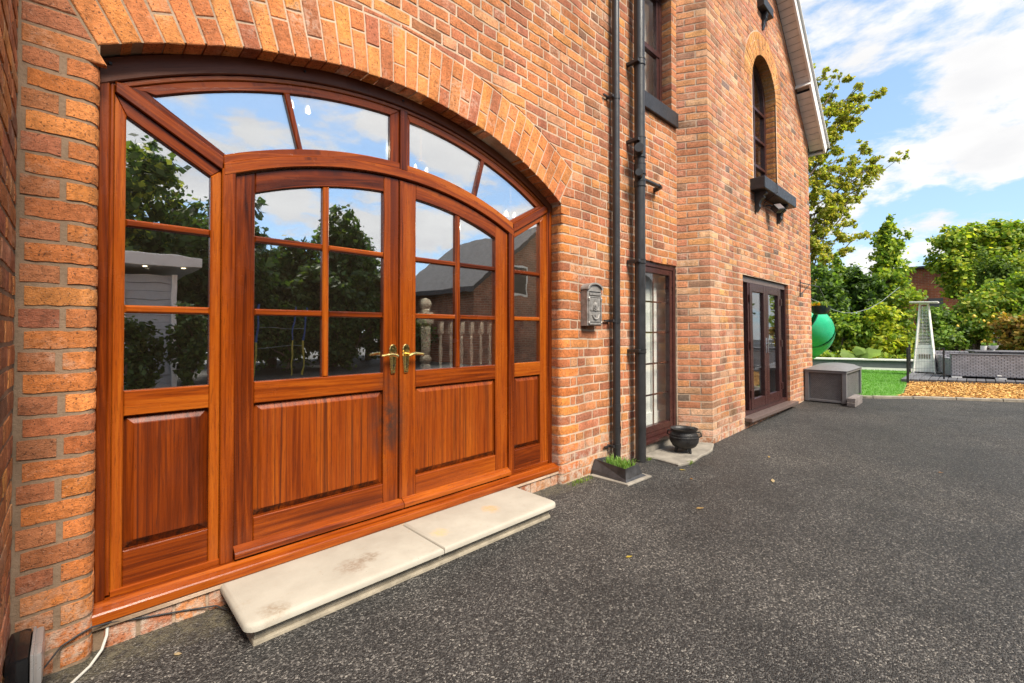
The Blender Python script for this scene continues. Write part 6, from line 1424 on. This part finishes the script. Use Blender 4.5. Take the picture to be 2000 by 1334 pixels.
cf = Thing('climbing_frame', 'blue and yellow garden climbing frame across the drive', 'climbing frame', (3.9, -10.4, 0))
for x_ in (3.4, 4.3, 4.6): g = G(); g.tube([(x_, -10.4, .95), (x_ + .08, -10.4, 1.9)], .022, 8); p_ = cf.part('upper_post', g.mesh(), MA['blue']); g = G(); g.tube([(x_ - .06, -10.4, 0), (x_, -10.4, .95)], .022, 8); cf.part('lower_post', g.mesh(), MA['yellow'])
for z_ in (.8, 1.3, 1.7): g = G(); g.tube([(3.4, -10.4, z_), (4.6, -10.4, z_)], .008, 6); cf.part('rung', g.mesh(), MA['rope'])
# ================================================================== fallen leaves and moss
LF = [(3.72, -.66, 'small brown leaf on the asphalt in front of the trough', .025), (3.15, -.98, 'tan leaf on the asphalt nearest the step end', .03), (4.15, -1.15, 'pale leaf on the asphalt level with the cauldron', .035), (2.2, -1.0, 'yellow leaf on the asphalt in front of the step', .02), (5.4, -2.1, 'tiny yellow leaf out in the open asphalt', .02), (4.9, -.9, 'bleached leaf on the asphalt right of the stone slab', .025), (.30, -.20, 'brown leaf on the asphalt left of the step', .018), (3.9, -.5, 'orange brown leaf between trough and cauldron', .03)]
for i, (x_, y_, lab, s_) in enumerate(LF):
    a = rnd.uniform(0, 6.28); V = []
    for (u, v, w) in ((-1, 0, .05), (-.3, .42, .22), (.5, .3, .15), (1, 0, .3), (.5, -.35, .2), (-.3, -.4, .12)): V.append((x_ + s_ * (u * math.cos(a) - v * math.sin(a)), y_ + s_ * (u * math.sin(a) + v * math.cos(a)), gz(x_) + .003 + s_ * w))
    c = ((.34, .17, .06), (.42, .28, .12), (.55, .42, .24), (.52, .38, .06))[i % 4]
    single('fallen_leaf', mesh_of(V, [(0, 1, 5), (1, 2, 4, 5), (2, 3, 4)], {'tint': ('FLOAT_COLOR', [(*c, 1)] * 6)}), MA['leaf'], lab, 'leaf', 'fallen leaves on the asphalt')
ws = []
for (x_, y_, n_, s_) in ((3.05, -.05, 40, .1), (2.95, -.06, 30, .08), (3.98, -.13, 24, .03), (4.15, -.46, 24, .04)):
    ws.append(blades(x_, y_, 0.0, s_, s_ * .35, n_, .035, .003, ((.10, .20, .03), (.28, .34, .08)), .9, int(x_ * 100)))
for me, lab in zip(ws, ('small mossy weed patch against the brick wall left of the trough', 'moss tuft at the wall foot near the step', 'tiny weed at the foot of the soil pipe', 'small weed at the front edge of the stone slab')): single('weed', me, MA['leaf'], lab, 'weed', 'weeds along the wall foot')
